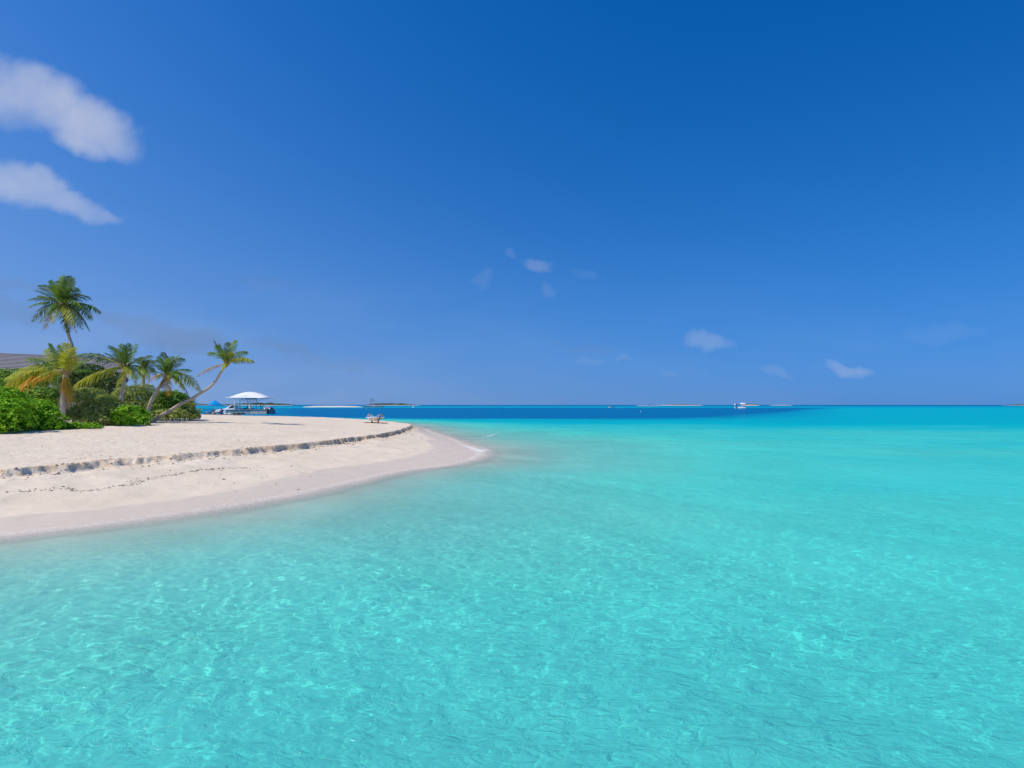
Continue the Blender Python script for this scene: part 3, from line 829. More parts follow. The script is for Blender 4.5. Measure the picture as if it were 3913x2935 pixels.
# ------------------------------------------------------------------ shrubs
def foliage(lobes, n_ros, leaf_l, leaf_w, per, rng, fill=0.35, spread=.9, up=.25):
    """leaf rosettes over and inside a cluster of ellipsoids -> V, F, tone"""
    vol = np.array([l[3] * l[4] + l[4] * l[5] + l[3] * l[5] for l in lobes]); pick = rng.choice(len(lobes), n_ros, p=vol / vol.sum())
    L = np.array(lobes)[pick]
    d = rng.normal(size=(n_ros, 3)); d /= np.linalg.norm(d, axis=1)[:, None]
    d[:, 2] = np.where(d[:, 2] < -.35, -d[:, 2], d[:, 2])
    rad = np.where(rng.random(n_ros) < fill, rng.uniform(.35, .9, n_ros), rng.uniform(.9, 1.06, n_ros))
    lump = 1 + .22 * fbm(d[:, 0] * 2.2 + pick * 7, d[:, 2] * 2.2 + d[:, 1] * 1.7, 3, 7)
    c = L[:, :3] + d * L[:, 3:6] * (rad * lump)[:, None]
    nrm = d / L[:, 3:6]; nrm /= np.linalg.norm(nrm, axis=1)[:, None]
    nrm[:, 2] += up; nrm /= np.linalg.norm(nrm, axis=1)[:, None]
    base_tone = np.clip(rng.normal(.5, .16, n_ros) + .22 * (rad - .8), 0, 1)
    c = np.repeat(c, per, 0); nrm = np.repeat(nrm, per, 0); bt = np.repeat(base_tone, per)
    N = len(c)
    a = rng.normal(size=(N, 3)); a -= nrm * (a * nrm).sum(1)[:, None]; a /= np.linalg.norm(a, axis=1)[:, None]
    dirv = nrm * rng.uniform(.25, .85, N)[:, None] + a * spread
    dirv /= np.linalg.norm(dirv, axis=1)[:, None]
    side = np.cross(dirv, nrm); side /= np.linalg.norm(side, axis=1)[:, None] + 1e-9
    ln = leaf_l * rng.uniform(.7, 1.25, N)[:, None]; wd = leaf_w * rng.uniform(.75, 1.2, N)[:, None]
    sag = np.zeros((N, 3)); sag[:, 2] = -.12 * ln[:, 0]
    p0 = c; p1 = c + dirv * ln * .55 + side * wd * .5; p2 = c + dirv * ln + sag; p3 = c + dirv * ln * .55 - side * wd * .5
    V = np.stack([p0, p1, p2, p3], 1).reshape(-1, 3)
    i = np.arange(N) * 4
    F = np.concatenate([np.stack([i, i + 1, i + 2], 1), np.stack([i, i + 2, i + 3], 1)])
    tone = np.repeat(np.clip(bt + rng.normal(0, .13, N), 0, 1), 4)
    return V, F, tone
def shrub(name, label, cat, blobs, depth, mat, n_ros, leaf, seed, per=8, group=None, fill=.35, stems=5, sink=.1, up=.25):
    """blobs: (px, py, half width px, half height px, depth offset, half depth m)"""
    rng = np.random.default_rng(seed)
    lobes = []
    for (px, py, hw, hh, o, hd) in blobs:
        c = at(px, py, depth + o); k = (depth + o) / FPX
        lobes.append((c.x, c.y, c.z, hw * k, hd, hh * k))
    low = min(lobes, key=lambda l: l[2])
    bx = sum(l[0] for l in lobes) / len(lobes); by = sum(l[1] for l in lobes) / len(lobes)
    gz = ground_z(bx, by)
    root = empty(name, (bx, by, gz)); tag(root, label, cat, group)
    V, F, tone = foliage(lobes, n_ros, leaf[0], leaf[1], per, rng, fill, up=up)
    V[:, 2] = np.maximum(V[:, 2], gz + .02 + .05 * rng.random(len(V)))
    V = V - np.array([bx, by, gz])
    me = tri_mesh('foliage', V, F, tone, mat)
    link('foliage', me, root)['kind'] = 'stuff'
    for l in lobes[:stems]:
        top = Vector((l[0], l[1], l[2] + l[5] * .5))
        foot = Vector((bx + (l[0] - bx) * .5, by + (l[1] - by) * .5, gz - .1))
        mid = (top + foot) / 2 + Vector((rng.uniform(-.15, .15), 0, .1))
        MB().tube(spline([foot, mid, top], 7), [.05, .045, .04, .033, .026, .02, .01], 6).build('branch', M['wood'], root, smooth=True)
    return root
SC = (.15, .085)
shrub('beach_shrub', 'big bright green leafy shrub at the left edge of the picture', 'shrub',
      [(-60, 1590, 120, 80, 0, 1.4), (40, 1600, 80, 72, -.4, 1.3), (20, 1530, 60, 45, 1.2, 1.2), (-20, 1640, 70, 40, -1.2, .8)], 33, M['scaevola'], 2300, SC, 21, 8, 'bright green beach shrubs')
shrub('beach_shrub', 'bright green shrub between the left edge and the orange-fronded palm', 'shrub',
      [(130, 1600, 70, 58, 0, 1.2), (180, 1620, 60, 45, -.5, 1.0), (95, 1640, 60, 34, -1.4, .8), (150, 1570, 55, 40, .8, 1.0)], 36, M['scaevola'], 1700, SC, 22, 8, 'bright green beach shrubs')
shrub('beach_shrub', 'low bright green shrub at the foot of the orange-fronded palm', 'shrub',
      [(215, 1640, 52, 22, 0, .6), (275, 1640, 48, 22, .3, .6), (330, 1636, 50, 18, .8, .6)], 36.5, M['scaevola'], 800, SC, 23, 8, 'bright green beach shrubs')
shrub('beach_shrub', 'rounded bright green shrub left of the leaning trunks', 'shrub',
      [(490, 1595, 56, 46, 0, 1.2), (520, 1615, 48, 30, -.5, .9), (455, 1618, 40, 26, -.4, .8), (540, 1600, 30, 34, .4, .8)], 43, M['scaevola'], 1300, SC, 24, 8, 'bright green beach shrubs')
shrub('beach_shrub', 'dark green shrub patch in the shade behind the short orange-fronded palm', 'shrub',
      [(160, 1525, 65, 45, 0, 1.3), (100, 1515, 70, 55, .5, 1.4), (210, 1530, 40, 45, .8, 1.2), (40, 1500, 60, 50, .5, 1.2)], 45, M['midgreen'], 1500, (.17, .09), 25, 8)
shrub('beach_shrub', 'large olive green feathery shrub right of the orange-fronded palm', 'shrub',
      [(330, 1545, 75, 60, 0, 1.5), (390, 1570, 70, 55, -.6, 1.3), (300, 1600, 55, 45, -1.0, 1.2), (360, 1615, 65, 30, -1.4, 1.0), (420, 1610, 45, 32, -.8, 1.0)], 43.5, M['olive'], 2600, (.24, .045), 26, 7, up=.45)
shrub('beach_shrub', 'dark spreading tree crown behind the olive shrub', 'shrub',
      [(330, 1440, 70, 48, 0, 1.8), (400, 1470, 70, 55, 0, 1.8), (290, 1480, 60, 55, .3, 1.6), (250, 1420, 60, 40, .6, 1.5), (440, 1520, 50, 45, 0, 1.3)], 53, M['darktree'], 2300, (.22, .07), 27, 8)
shrub('beach_shrub', 'olive shrub with dry twigs under the half hidden palm', 'shrub',
      [(500, 1530, 60, 55, 0, 1.6), (545, 1520, 50, 50, .5, 1.5), (440, 1560, 50, 45, -.5, 1.2), (530, 1575, 45, 40, -.5, 1.2)], 50, M['olive'], 1600, (.2, .06), 28, 7)
shrub('beach_shrub', 'rounded dark green shrub behind the bent trunk', 'shrub',
      [(640, 1545, 55, 48, 0, 1.6), (600, 1560, 40, 44, -.2, 1.4), (690, 1560, 45, 38, .2, 1.3), (670, 1525, 45, 28, .5, 1.2)], 57, M['midgreen'], 2000, (.2, .085), 29, 8)
shrub('beach_shrub', 'low green shrub in front of the bent trunk, at the end of the thicket', 'shrub',
      [(650, 1588, 50, 24, 0, 1.0), (700, 1585, 45, 28, .2, 1.1), (610, 1590, 35, 22, .2, .9), (735, 1590, 22, 20, .4, .7)], 54, M['olive'], 1500, (.2, .08), 30, 8)
shrub('small_plant', 'tiny sprig of young leaves on the sand by the deck', 'plant',
      [(752, 1580, 12, 10, 0, .3), (760, 1572, 8, 7, 0, .2)], 62, M['midgreen'], 40, (.22, .06), 31, 6, stems=2)
shrub('beach_shrub', 'deep green shrub in front of the roof, behind the front shrubs', 'shrub',
      [(-40, 1470, 90, 60, 0, 2.0), (40, 1450, 60, 40, .5, 1.6), (130, 1440, 60, 36, .5, 1.5), (190, 1462, 60, 44, .3, 1.4), (110, 1480, 60, 40, 0, 1.4)], 58, M['midgreen'], 2100, (.22, .09), 32, 8)

# ------------------------------------------------------------------ house behind the trees
def house():
    a = Vector((-76, 60.5, 8.7)); b = Vector((-50.4, 79.5, 8.7))
    ax = (b - a).normalized(); out = Vector((ax.y, -ax.x, 0))       # towards the viewer
    mid = (a + b) / 2
    gz = 1.25
    root = empty('beach_house', (mid.x, mid.y, gz)); tag(root, 'grey shingle roofed house mostly hidden behind shrubs and palms', 'house')
    Lh = (b - a).length; slope = R(33); run = 5.4
    # core under the shingles, its dark colour painting their shadow lines
    core = MB()
    e1 = out * math.cos(slope) * run - Vector((0, 0, math.sin(slope) * run)); e2 = -out * math.cos(slope) * run - Vector((0, 0, math.sin(slope) * run))
    dz = Vector((0, 0, -.06))
    core.add([a + dz, b + dz, b + e1 + dz, a + e1 + dz, b + e2 + dz, a + e2 + dz], [(0, 3, 2, 1), (0, 1, 4, 5), (0, 5, 3), (1, 2, 4), (3, 5, 4, 2)])
    rf = core.build('roof', M['roof_under'], root)
    rot = Matrix((ax, out, Vector((0, 0, 1)))).transposed()
    q = rot @ Matrix.Rotation(-slope, 3, 'X')
    n = 17
    for i in range(n):
        s = (i + .5) * run / n
        c = mid + out * math.cos(slope) * s - Vector((0, 0, math.sin(slope) * s)) + (q @ Vector((0, 0, .02)))
        tilt = q @ Matrix.Rotation(R(11), 3, 'X')
        mb = MB(); mb.box(c, (Lh + .02 * (i % 3), run / n * .84, .05), tilt)
        mb.build('shingle_row', M['roof'], rf)
    mb = MB(); mb.tube([a + Vector((0, 0, .03)), b + Vector((0, 0, .03))], .10, 6); mb.build('ridge_cap', M['roof'], rf)
    w = MB(); wl = Lh - 1.6; wd = 2 * math.cos(slope) * (run - .8)
    hw = 8.7 - math.sin(slope) * run - gz + .35
    w.box(mid - Vector((0, 0, 8.7 - gz - hw / 2)), (wl, wd, hw), rot); w.build('wall', M['plaster'], root)
    for k in range(4):
        wn = MB(); wn.box(mid + ax * (-9 + 6 * k) + out * (wd / 2 + .02) + Vector((0, 0, gz + 1.5 - 8.7)), (1.6, .06, 1.4), rot); fr = wn.build('window', M['white'], root)
        pn = MB(); pn.box(mid + ax * (-9 + 6 * k) + out * (wd / 2 + .06) + Vector((0, 0, gz + 1.5 - 8.7)), (1.35, .03, 1.15), rot); pn.build('pane', M['dark_glass'], fr)
house()

# ------------------------------------------------------------------ boats
def hull_rings(L, beam, free, draft, n=12, bow_full=.45, sheer=.25):
    """stations along +X (bow at +X end), origin midships on the waterline"""
    rings = []
    for i in range(n):
        t = i / (n - 1)
        x = -L / 2 + L * t
        w = beam / 2 * (1 - max(0, (t - bow_full) / (1 - bow_full)) ** 2.2) * (0.88 + .12 * min(1, t * 4))
        w = max(w, .03)
        top = free + sheer * t * t
        dr = -draft * (1 - max(0, (t - .7) / .3) ** 2)
        rake = .55 * max(0, (t - .75) / .25) ** 2
        rings.append([(x + rake, -w, top), (x + rake * .5, -w * .93, free * .35), (x, -w * .55, dr * .6), (x, 0, dr), (x, w * .55, dr * .6), (x + rake * .5, w * .93, free * .35), (x + rake, w, top)])
    return rings
class Frame:
    """local boat coordinates -> world"""
    def __init__(s, loc, rz, k=1.0): s.loc = Vector(loc); s.m = Matrix.Rotation(rz, 3, 'Z') * k
    def __call__(s, p): return s.loc + s.m @ Vector(p)
    def mb(s, src):
        src.v = [tuple(s(v)) for v in src.v]; return src
def hull_parts(F, root, L, beam, free, draft, hull_mat, stripe=None):
    rings = hull_rings(L, beam, free, draft)
    F.mb(MB().loft(rings)).build('hull', hull_mat, root, smooth=False)
    # rub rail along both sides
    mb = MB()
    for s in (0, -1):
        mb.tube([(r[s][0], r[s][1], r[s][2]) for r in rings], .045, 5)
    F.mb(mb).build('rub_rail', M[stripe] if stripe else M['white'], root)
def outboard(F, root, x, y, k=1.0):
    mb = MB(); mb.box((x - .22 * k, y, .75 * k), (.42 * k, .34 * k, .42 * k), None, .8); mb.box((x - .18 * k, y, .2 * k), (.22 * k, .14 * k, .8 * k)); mb.box((x - .22 * k, y, -.2), (.3 * k, .1 * k, .12))
    F.mb(mb).build('outboard_motor', M['black'], root)

def passenger_boat():
    D = 191
    loc = at(905, 1572, D); loc.z = 0
    root = empty('passenger_boat', loc); tag(root, 'long white passenger boat with raked cabin moored behind the jetty', 'boat')
    F = Frame(loc, math.pi, .88)                       # bow to the left
    hull_parts(F, root, 15.0, 3.4, 1.15, .5, M['white'])
    # foredeck hump
    F.mb(MB().loft([[(1.6, -1.45, 1.25), (1.6, -1.2, 1.75), (1.6, 1.2, 1.75), (1.6, 1.45, 1.25)], [(4.6, -1.15, 1.3), (4.6, -.8, 1.62), (4.6, .8, 1.62), (4.6, 1.15, 1.3)], [(7.2, -.25, 1.35), (7.2, -.1, 1.42), (7.2, .1, 1.42), (7.2, .25, 1.35)]])).build('foredeck', M['white'], root)
    # cabin: raked windscreen, side window, pillars
    cab = F.mb(MB().loft([[(.2, -1.45, 1.2), (.2, -1.25, 2.95), (.2, 1.25, 2.95), (.2, 1.45, 1.2)], [(1.4, -1.45, 1.2), (1.4, -1.22, 2.95), (1.4, 1.22, 2.95), (1.4, 1.45, 1.2)], [(3.9, -1.3, 1.3), (3.9, -1.1, 1.66), (3.9, 1.1, 1.66), (3.9, 1.3, 1.3)]])).build('cabin', M['white'], root)
    for s in (-1, 1):
        F.mb(MB().add([(.45, 1.40 * s, 1.95), (1.35, 1.38 * s, 2.72), (1.35, 1.38 * s, 2.72), (.45, 1.34 * s, 2.72), (2.5, 1.44 * s, 1.95)], [(0, 4, 1, 3)])).build('side_window', M['dark_glass'], cab)
    F.mb(MB().add([(1.62, -1.0, 2.86), (1.62, 1.0, 2.86), (3.55, .95, 1.84), (3.55, -.95, 1.84)], [(0, 1, 2, 3)])).build('windscreen', M['dark_glass'], cab)
    # long roof on posts
    F.mb(MB().box((-2.3, 0, 3.05), (8.0, 2.9, .14))).build('roof', M['white'], root)
    for x in (-6.1, -4.2, -2.2, -.2):
        for s in (-1, 1):
            F.mb(MB().tube([(x, 1.36 * s, 1.15), (x, 1.36 * s, 3.0)], .05, 6)).build('roof_post', M['steel'], root)
    for x in (-1.2, -2.6, -4.0, -5.4):
        mb = MB(); mb.box((x, 0, 1.35), (.5, 2.4, .1)); mb.box((x - .22, 0, 1.65), (.1, 2.4, .5))
        F.mb(mb).build('bench_seat', M['blue_shirt'], root)
    mb = MB(); mb.tube([(1.0, 0, 3.1), (.8, 0, 3.75)], [.14, .08], 8); mb.lathe((.85, 0, 3.72), [(.02, -.08), (.28, -.05), (.28, .06), (.02, .1)], 12)
    mast = F.mb(mb).build('radar_mast', M['white'], root)
    F.mb(MB().tube([(.75, .1, 3.7), (.2, .1, 5.0)], .025, 5)).build('antenna', M['steel'], mast)
passenger_boat()

def cabin_launch():
    D = 195
    loc = at(1024, 1571, D); loc.z = 0
    root = empty('cabin_launch', loc); tag(root, 'small white cabin boat showing its stern beyond the jetty end', 'boat')
    F = Frame(loc, R(155), .95)
    hull_parts(F, root, 5.4, 2.2, 1.0, .4, M['white'])
    cab = F.mb(MB().loft([[(-1.9, -.98, .95), (-1.6, -.9, 2.0), (-1.6, .9, 2.0), (-1.9, .98, .95)], [(1.2, -.95, 1.0), (.7, -.85, 2.05), (.7, .85, 2.05), (1.2, .95, 1.0)]])).build('cabin', M['white'], root)
    for s in (-1, 1):
        F.mb(MB().box((-.9, .965 * s, 1.55), (.6, .03, .4))).build('window', M['dark_glass'], cab)
        F.mb(MB().box((.0, .965 * s, 1.55), (.6, .03, .4))).build('window', M['dark_glass'], cab)
    F.mb(MB().box((-1.78, 0, 1.5), (.06, .9, .55))).build('rear_window', M['dark_glass'], cab)
    F.mb(MB().box((-.2, 0, 2.12), (3.6, 2.1, .12))).build('roof', M['white'], root)
    outboard(F, root, -2.75, 0, 1.0)
cabin_launch()

def bimini_boat(name, label, px, py, D, rz, L, hi, flip=False):
    loc = at(px, py, D); loc.z = 0
    root = empty(name, loc); tag(root, label, 'boat')
    F = Frame(loc, rz)
    hull_parts(F, root, L, L * .36, .85, .4, M['white'])
    # arched sun roof
    rings = []
    for i in range(7):
        t = i / 6; y = -L * .19 + L * .38 * t; z = hi - .5 * (2 * t - 1) ** 2
        rings.append([(-L * .40, y, z), (L * .25, y, z + .1), (L * .27, y, z - .32), (-L * .42, y, z - .38)])
    F.mb(MB().loft(rings)).build('sun_roof', M['white_fabric'], root)
    for x in (-L * .36, L * .2):
        for s in (-1, 1):
            F.mb(MB().tube([(x, s * L * .16, .8), (x, s * L * .16, hi - .45)], .05, 6)).build('roof_post', M['steel'], root)
    con = F.mb(MB().box((-.1, 0, 1.25), (.7, .9, .9), None, .85)).build('console', M['white'], root)
    F.mb(MB().box((-.46, 0, 1.35), (.05, .7, .5))).build('instrument_panel', M['navy'], con)
    F.mb(MB().box((-L * .30, 0, .95), (.6, L * .26, .35))).build('bench', M['navy'], root)
    outboard(F, root, -L / 2, -.35, 1.0); outboard(F, root, -L / 2, .35, 1.0)
bimini_boat('motorboat', 'white motorboat seen from astern, the left of two rafted together', 2812, 1561, 450, R(82), 5.2, 3.3)
bimini_boat('motorboat', 'white motorboat with a larger sun roof, the right of two rafted together', 2837, 1560, 462, R(150), 5.6, 4.0)

def speedboat(label, px, D, L, rz):
    loc = on(px, 1547 + CAM_H * FPX / D, 0)
    root = empty('speedboat', loc); tag(root, label, 'boat')
    F = Frame(loc, rz)
    hull_parts(F, root, L, L * .33, .85, .35, M['white'], 'navy')
    F.mb(MB().loft([[(.1 * L, -.7, 1.0), (.1 * L, .7, 1.0), (.02 * L, .6, 1.55), (.02 * L, -.6, 1.55)], [(.12 * L, -.68, 1.0), (.12 * L, .68, 1.0), (.04 * L, .58, 1.55), (.04 * L, -.58, 1.55)]])).build('windscreen', M['dark_glass'], root)
    mb = MB(); mb.box((-.12 * L, 0, 1.05), (.9, 1.3, .4)); mb.box((-.22 * L, 0, 1.3), (.15, 1.3, .6)); F.mb(mb).build('seat', M['navy'], root)
    mb = MB(); mb.tube([(-.1 * L, -.8, .9), (-.14 * L, -.75, 2.1), (-.14 * L, .75, 2.1), (-.1 * L, .8, .9)], .05, 6); F.mb(mb).build('arch', M['steel'], root)
    outboard(F, root, -L / 2, 0, 1.1)
speedboat('white speedboat with dark stern anchored alone on the deep blue water', 2337, 560, 6.4, R(200))
speedboat('tiny distant boat at the edge of the pale reef strip', 2479, 1020, 5.6, R(95))

# ------------------------------------------------------------------ jetty, canopy
JD = 179
def jetty():
    a = at(862, 1565, JD); b = at(1023, 1564.5, JD); deck = at(955, 1565.5, JD).z - .06
    root = empty('jetty', ((a.x + b.x) / 2, JD + 2, 0)); tag(root, 'grey concrete jetty with algae stained wall beyond the beach crest', 'jetty')
    xm = at(955, 1565, JD).x
    mb = MB(); mb.box(((a.x + xm) / 2, JD + 2.5, (deck - .05 + -3.5) / 2 + 0.0), (xm - a.x, 5, deck - .05 + 3.5)); mb.build('stained_wall', M['concrete_green'], root)['label'] = 'green grey algae stained left wall'
    mb = MB(); mb.box(((b.x + xm) / 2 + .04, JD + 2.5, (deck - 3.5) / 2), (b.x - xm - .08, 5.1, deck + 3.5)); mb.build('plain_wall', M['concrete'], root)['label'] = 'tan concrete right wall'
    n = 15; w = (b.x - a.x + .4) / n
    for i in range(n):
        mb = MB(); mb.box((a.x - .2 + w * (i + .5), JD + 2.5, deck + .06), (w - .03, 5.4, .12)); mb.build('deck_plank', M['grey_wood'], root)
    for px, wd in ((895, .75), (912, 1.1), (929, 1.0)):
        c = at(px, 1579, JD); mb = MB(); mb.box((c.x, JD - .02, .0), (wd, .10, .75)); mb.build('opening_shade', M['black'], root)  # black slabs on the solid wall stand in for its shaded openings
    for px in (863, 879):
        c = at(px, 1577, JD); mb = MB(); mb.lathe((c.x, JD - .25, 0.05), [(.03, -.25), (.22, -.18), (.25, 0), (.22, .18), (.03, .25)], 10, 1.7); mb.build('fender', M['white'], root, smooth=True)
    for px in (1021, 1027):
        c = at(px, 1570, JD); mb = MB(); mb.tube([(c.x, JD - .1, -3.5), (c.x, JD - .1, 1.5)], .14, 8); mb.build('mooring_pile', M['black'], root)
    return deck + .12
DECK = jetty()
def canopy():
    l = at(866, 1521, JD); r = at(1017, 1520, JD)
    cx = (l.x + r.x) / 2; hw = (r.x - l.x) / 2; y0 = JD + 2.5; hd = 2.9
    zt = at(940, 1497, JD).z; ze = at(940, 1519, JD).z
    root = empty('jetty_canopy', (cx, y0, DECK)); tag(root, 'white arched membrane canopy on slim posts over the jetty', 'canopy')
    nu, nv = 25, 13
    vs = []; fs = []
    for lay in (0, 1):
        for j in range(nv):
            v = -1 + 2 * j / (nv - 1)
            for i in range(nu):
                u = -1 + 2 * i / (nu - 1)
                reach = 1 - .16 * (1 - v * v) * abs(u) ** 3 * 0      # straight ends
                z = ze + (zt - ze) * (1 - abs(u) ** 1.9) * (1 - .93 * v * v) - .10 * (1 - u * u) * v * v
                pinch = 1 - .22 * (1 - abs(u)) ** 1 * (abs(v) ** 2)
                vs.append((cx + u * hw * .985, y0 + v * hd * pinch, z - .05 * lay))
    o = nu * nv
    for j in range(nv - 1):
        for i in range(nu - 1):
            k = j * nu + i
            fs.append((k, k + 1, k + nu + 1, k + nu)); fs.append((o + k, o + k + nu, o + k + nu + 1, o + k + 1))
    mb = MB(); mb.add(vs, fs); mb.build('membrane', M['white_fabric'], root, smooth=True)
    for sgn in (-1, 1):
        # edge beams, front and back
        mb = MB(); mb.tube(spline([(cx - hw, y0 + sgn * hd, ze - .02), (cx - hw * .4, y0 + sgn * hd * .9, ze - .12), (cx + hw * .4, y0 + sgn * hd * .9, ze - .12), (cx + hw, y0 + sgn * hd, ze - .02)], 15), .10, 7); mb.build('edge_beam', M['white'], root, smooth=True)
        for s2 in (-1, 1):
            mb = MB(); mb.lathe((cx + s2 * hw, y0 + sgn * hd, ze - .1), [(.02, -.2), (.17, -.12), (.2, 0), (.17, .12), (.02, .2)], 8); mb.build('corner_cap', M['white'], root, smooth=True)
        # bowed cable truss underneath
        mb = MB(); mb.tube(spline([(cx - hw * .8, y0 + sgn * 1.6, ze - .15), (cx - hw * .3, y0 + sgn * 1.6, ze - .95), (cx + hw * .25, y0 + sgn * 1.6, ze - .95), (cx + hw * .85, y0 + sgn * 1.6, ze - .15)], 15), .05, 6); mb.build('bowed_strut', M['steel'], root, smooth=True)
    for px, s in ((926, -1), (937, 1), (962, -1), (972, 1)):
        x = at(px, 1550, y0).x
        mb = MB(); mb.tube([(x, y0 + s * 1.6, DECK), (x, y0 + s * 1.6, ze - .1)], .09, 8); mb.build('post', M['steel'], root)
    sb = at(952, 1524, y0 - 1.7)
    mb = MB(); mb.box((sb.x + .4, y0 - 1.75, sb.z), (3.5, .08, .45)); s_ = mb.build('sign_board', M['sign'], root)
    mb = MB(); mb.box((sb.x - 1.9, y0 - 1.75, sb.z + .05), (.55, .08, .5)); mb.build('sign_emblem', M['sign'], root)
canopy()

# ------------------------------------------------------------------ people
def person(label, pos, h, pose, face, parts, seed=0):
    """one continuous skinned body; pose = 'stand' | 'bend' | 'crouch' | 'sit'; parts = (top, trousers)"""
    k = h / 1.75
    J = {}
    if pose == 'stand':
        J = dict(pel=(0, 0, .95), che=(0, .02, 1.30), nec=(0, .02, 1.48), hea=(0, .05, 1.64), hl=(-.1, 0, .90), kl=(-.11, .03, .50), al=(-.12, -.01, .09), tl=(-.12, .13, .04), hr=(.1, 0, .90), kr=(.12, .05, .50), ar=(.13, -.02, .09), tr=(.13, .12, .04),
                 sl=(-.19, .01, 1.42), el=(-.25, .03, 1.14), wl=(-.22, .16, .92), sr=(.19, .01, 1.42), er=(.26, .05, 1.15), wr=(.18, .24, 1.02))
    elif pose == 'bend':
        J = dict(pel=(0, -.05, .93), che=(0, .18, 1.20), nec=(0, .30, 1.34), hea=(0, .42, 1.42), hl=(-.1, -.05, .88), kl=(-.13, .05, .48), al=(-.14, -.08, .09), tl=(-.14, .06, .04), hr=(.1, -.05, .88), kr=(.16, .16, .50), ar=(.18, .10, .09), tr=(.18, .23, .04),
                 sl=(-.19, .24, 1.28), el=(-.24, .34, 1.00), wl=(-.16, .50, .82), sr=(.19, .24, 1.28), er=(.25, .38, 1.02), wr=(.16, .54, .86))
    elif pose == 'crouch':
        J = dict(pel=(0, -.10, .32), che=(0, .12, .66), nec=(0, .20, .82), hea=(0, .27, .96), hl=(-.1, -.06, .32), kl=(-.16, .30, .48), al=(-.15, .08, .09), tl=(-.15, .22, .04), hr=(.1, -.06, .32), kr=(.17, .28, .48), ar=(.16, .06, .09), tr=(.16, .20, .04),
                 sl=(-.18, .14, .76), el=(-.22, .30, .52), wl=(-.12, .46, .42), sr=(.18, .14, .76), er=(.23, .32, .54), wr=(.12, .48, .44))
    else:
        J = dict(pel=(0, 0, .12), che=(0, -.04, .46), nec=(0, .0, .64), hea=(0, .04, .79), hl=(-.1, .05, .12), kl=(-.16, .38, .36), al=(-.14, .52, .06), tl=(-.14, .65, .05), hr=(.1, .05, .12), kr=(.17, .40, .34), ar=(.15, .56, .06), tr=(.15, .69, .05),
                 sl=(-.19, -.02, .58), el=(-.26, .08, .34), wl=(-.20, .28, .34), sr=(.19, -.02, .58), er=(.27, .08, .34), wr=(.20, .30, .34))
    rad = dict(pel=.135, che=.15, nec=.055, hea=.10, hl=.10, kl=.062, al=.045, tl=.04, hr=.10, kr=.062, ar=.045, tr=.04, sl=.062, el=.046, wl=.034, sr=.062, er=.046, wr=.034)
    edges = [('pel', 'che'), ('che', 'nec'), ('nec', 'hea'), ('pel', 'hl'), ('hl', 'kl'), ('kl', 'al'), ('al', 'tl'), ('pel', 'hr'), ('hr', 'kr'), ('kr', 'ar'), ('ar', 'tr'), ('che', 'sl'), ('sl', 'el'), ('el', 'wl'), ('che', 'sr'), ('sr', 'er'), ('er', 'wr')]
    root = empty('person', pos, face); tag(root, label, 'person')
    names = list(J)
    P = {n: Vector(J[n]) * k for n in names}
    # hand: palm and five fingers on each wrist
    for s, w, e in (('L', 'wl', 'el'), ('R', 'wr', 'er')):
        d = (P[w] - P[e]).normalized(); side = Vector((1, 0, 0)); side = (side - d * side.dot(d)).normalized()
        palm_ = P[w] + d * .075 * k
        P['p' + s] = palm_; rad['p' + s] = .036; edges.append((w, 'p' + s)); names.append('p' + s)
        for f in range(5):
            o = (f - 2) * .02 * k
            ln = (.045, .075, .085, .078, .06)[f] * k
            tip = palm_ + side * o * 1.6 + d * ln + Vector((0, 0, -.01 * k))
            if f == 0: tip = palm_ + side * (-.05 * k) + d * .02 * k
            nm = f'f{s}{f}'; P[nm] = tip; rad[nm] = .010; edges.append(('p' + s, nm)); names.append(nm)
    idx = {n: i for i, n in enumerate(names)}
    me = bpy.data.meshes.new('body'); me.from_pydata([tuple(P[n]) for n in names], [(idx[a], idx[b]) for a, b in edges], [])
    body = link('body', me, root)
    body.modifiers.new('skin', 'SKIN'); body.modifiers.new('sub', 'SUBSURF').levels = 1; body.modifiers['sub'].render_levels = 1
    sv = me.skin_vertices[0].data
    for n in names:
        sv[idx[n]].radius = (rad[n] * k, rad[n] * k)
    sv[idx['pel']].use_root = True
    # bake the modifiers so that the body is one plain continuous mesh
    dg = bpy.context.evaluated_depsgraph_get(); ev = body.evaluated_get(dg)
    baked = bpy.data.meshes.new_from_object(ev); body.modifiers.clear(); body.data = baked
    baked.materials.clear()
    for mm in (M['skin'], parts[0], parts[1]): baked.materials.append(mm)
    waist = (P['pel'].z + .06 * k)
    for p in baked.polygons:
        c = p.center
        dist = {n: (c - P[n]).length for n in P}
        near = min(dist, key=dist.get)
        if near in ('hea', 'nec') or near.startswith(('p', 'f')) and near != 'pel' or near in ('wl', 'wr'): p.material_index = 0
        elif near in ('che', 'sl', 'sr', 'el', 'er') or (near == 'pel' and c.z > waist): p.material_index = 1
        else: p.material_index = 2
        p.use_smooth = True
    hd = P['hea']
    mb = MB(); mb.lathe((0, 0, 0), [(.02, -.02), (.105 * k, 0.0), (.112 * k, .05 * k), (.085 * k, .10 * k), (.01, .125 * k)], 10)
    mb.v = [tuple(Vector(v) + hd + Vector((0, -.02 * k, .02 * k))) for v in mb.v]
    me2 = bpy.data.meshes.new('hair'); me2.from_pydata(mb.v, [], mb.f); me2.materials.append(M['hair']); me2.polygons.foreach_set('use_smooth', [True] * len(me2.polygons)); link('hair', me2, root)
    return root
def jet(px, dy=1.0): 
    p = at(px, 1564, JD + dy); return (p.x, p.y, DECK)
person('person in dark navy clothes standing on the jetty near its right end', jet(995.5, 1.2), 1.58, 'stand', R(-80), (M['navy'], M['navy']))
person('person in a pink top and dark trousers bending forward on the jetty', jet(1003, 1.6), 1.58, 'bend', R(-70), (M['pink'], M['navy']))
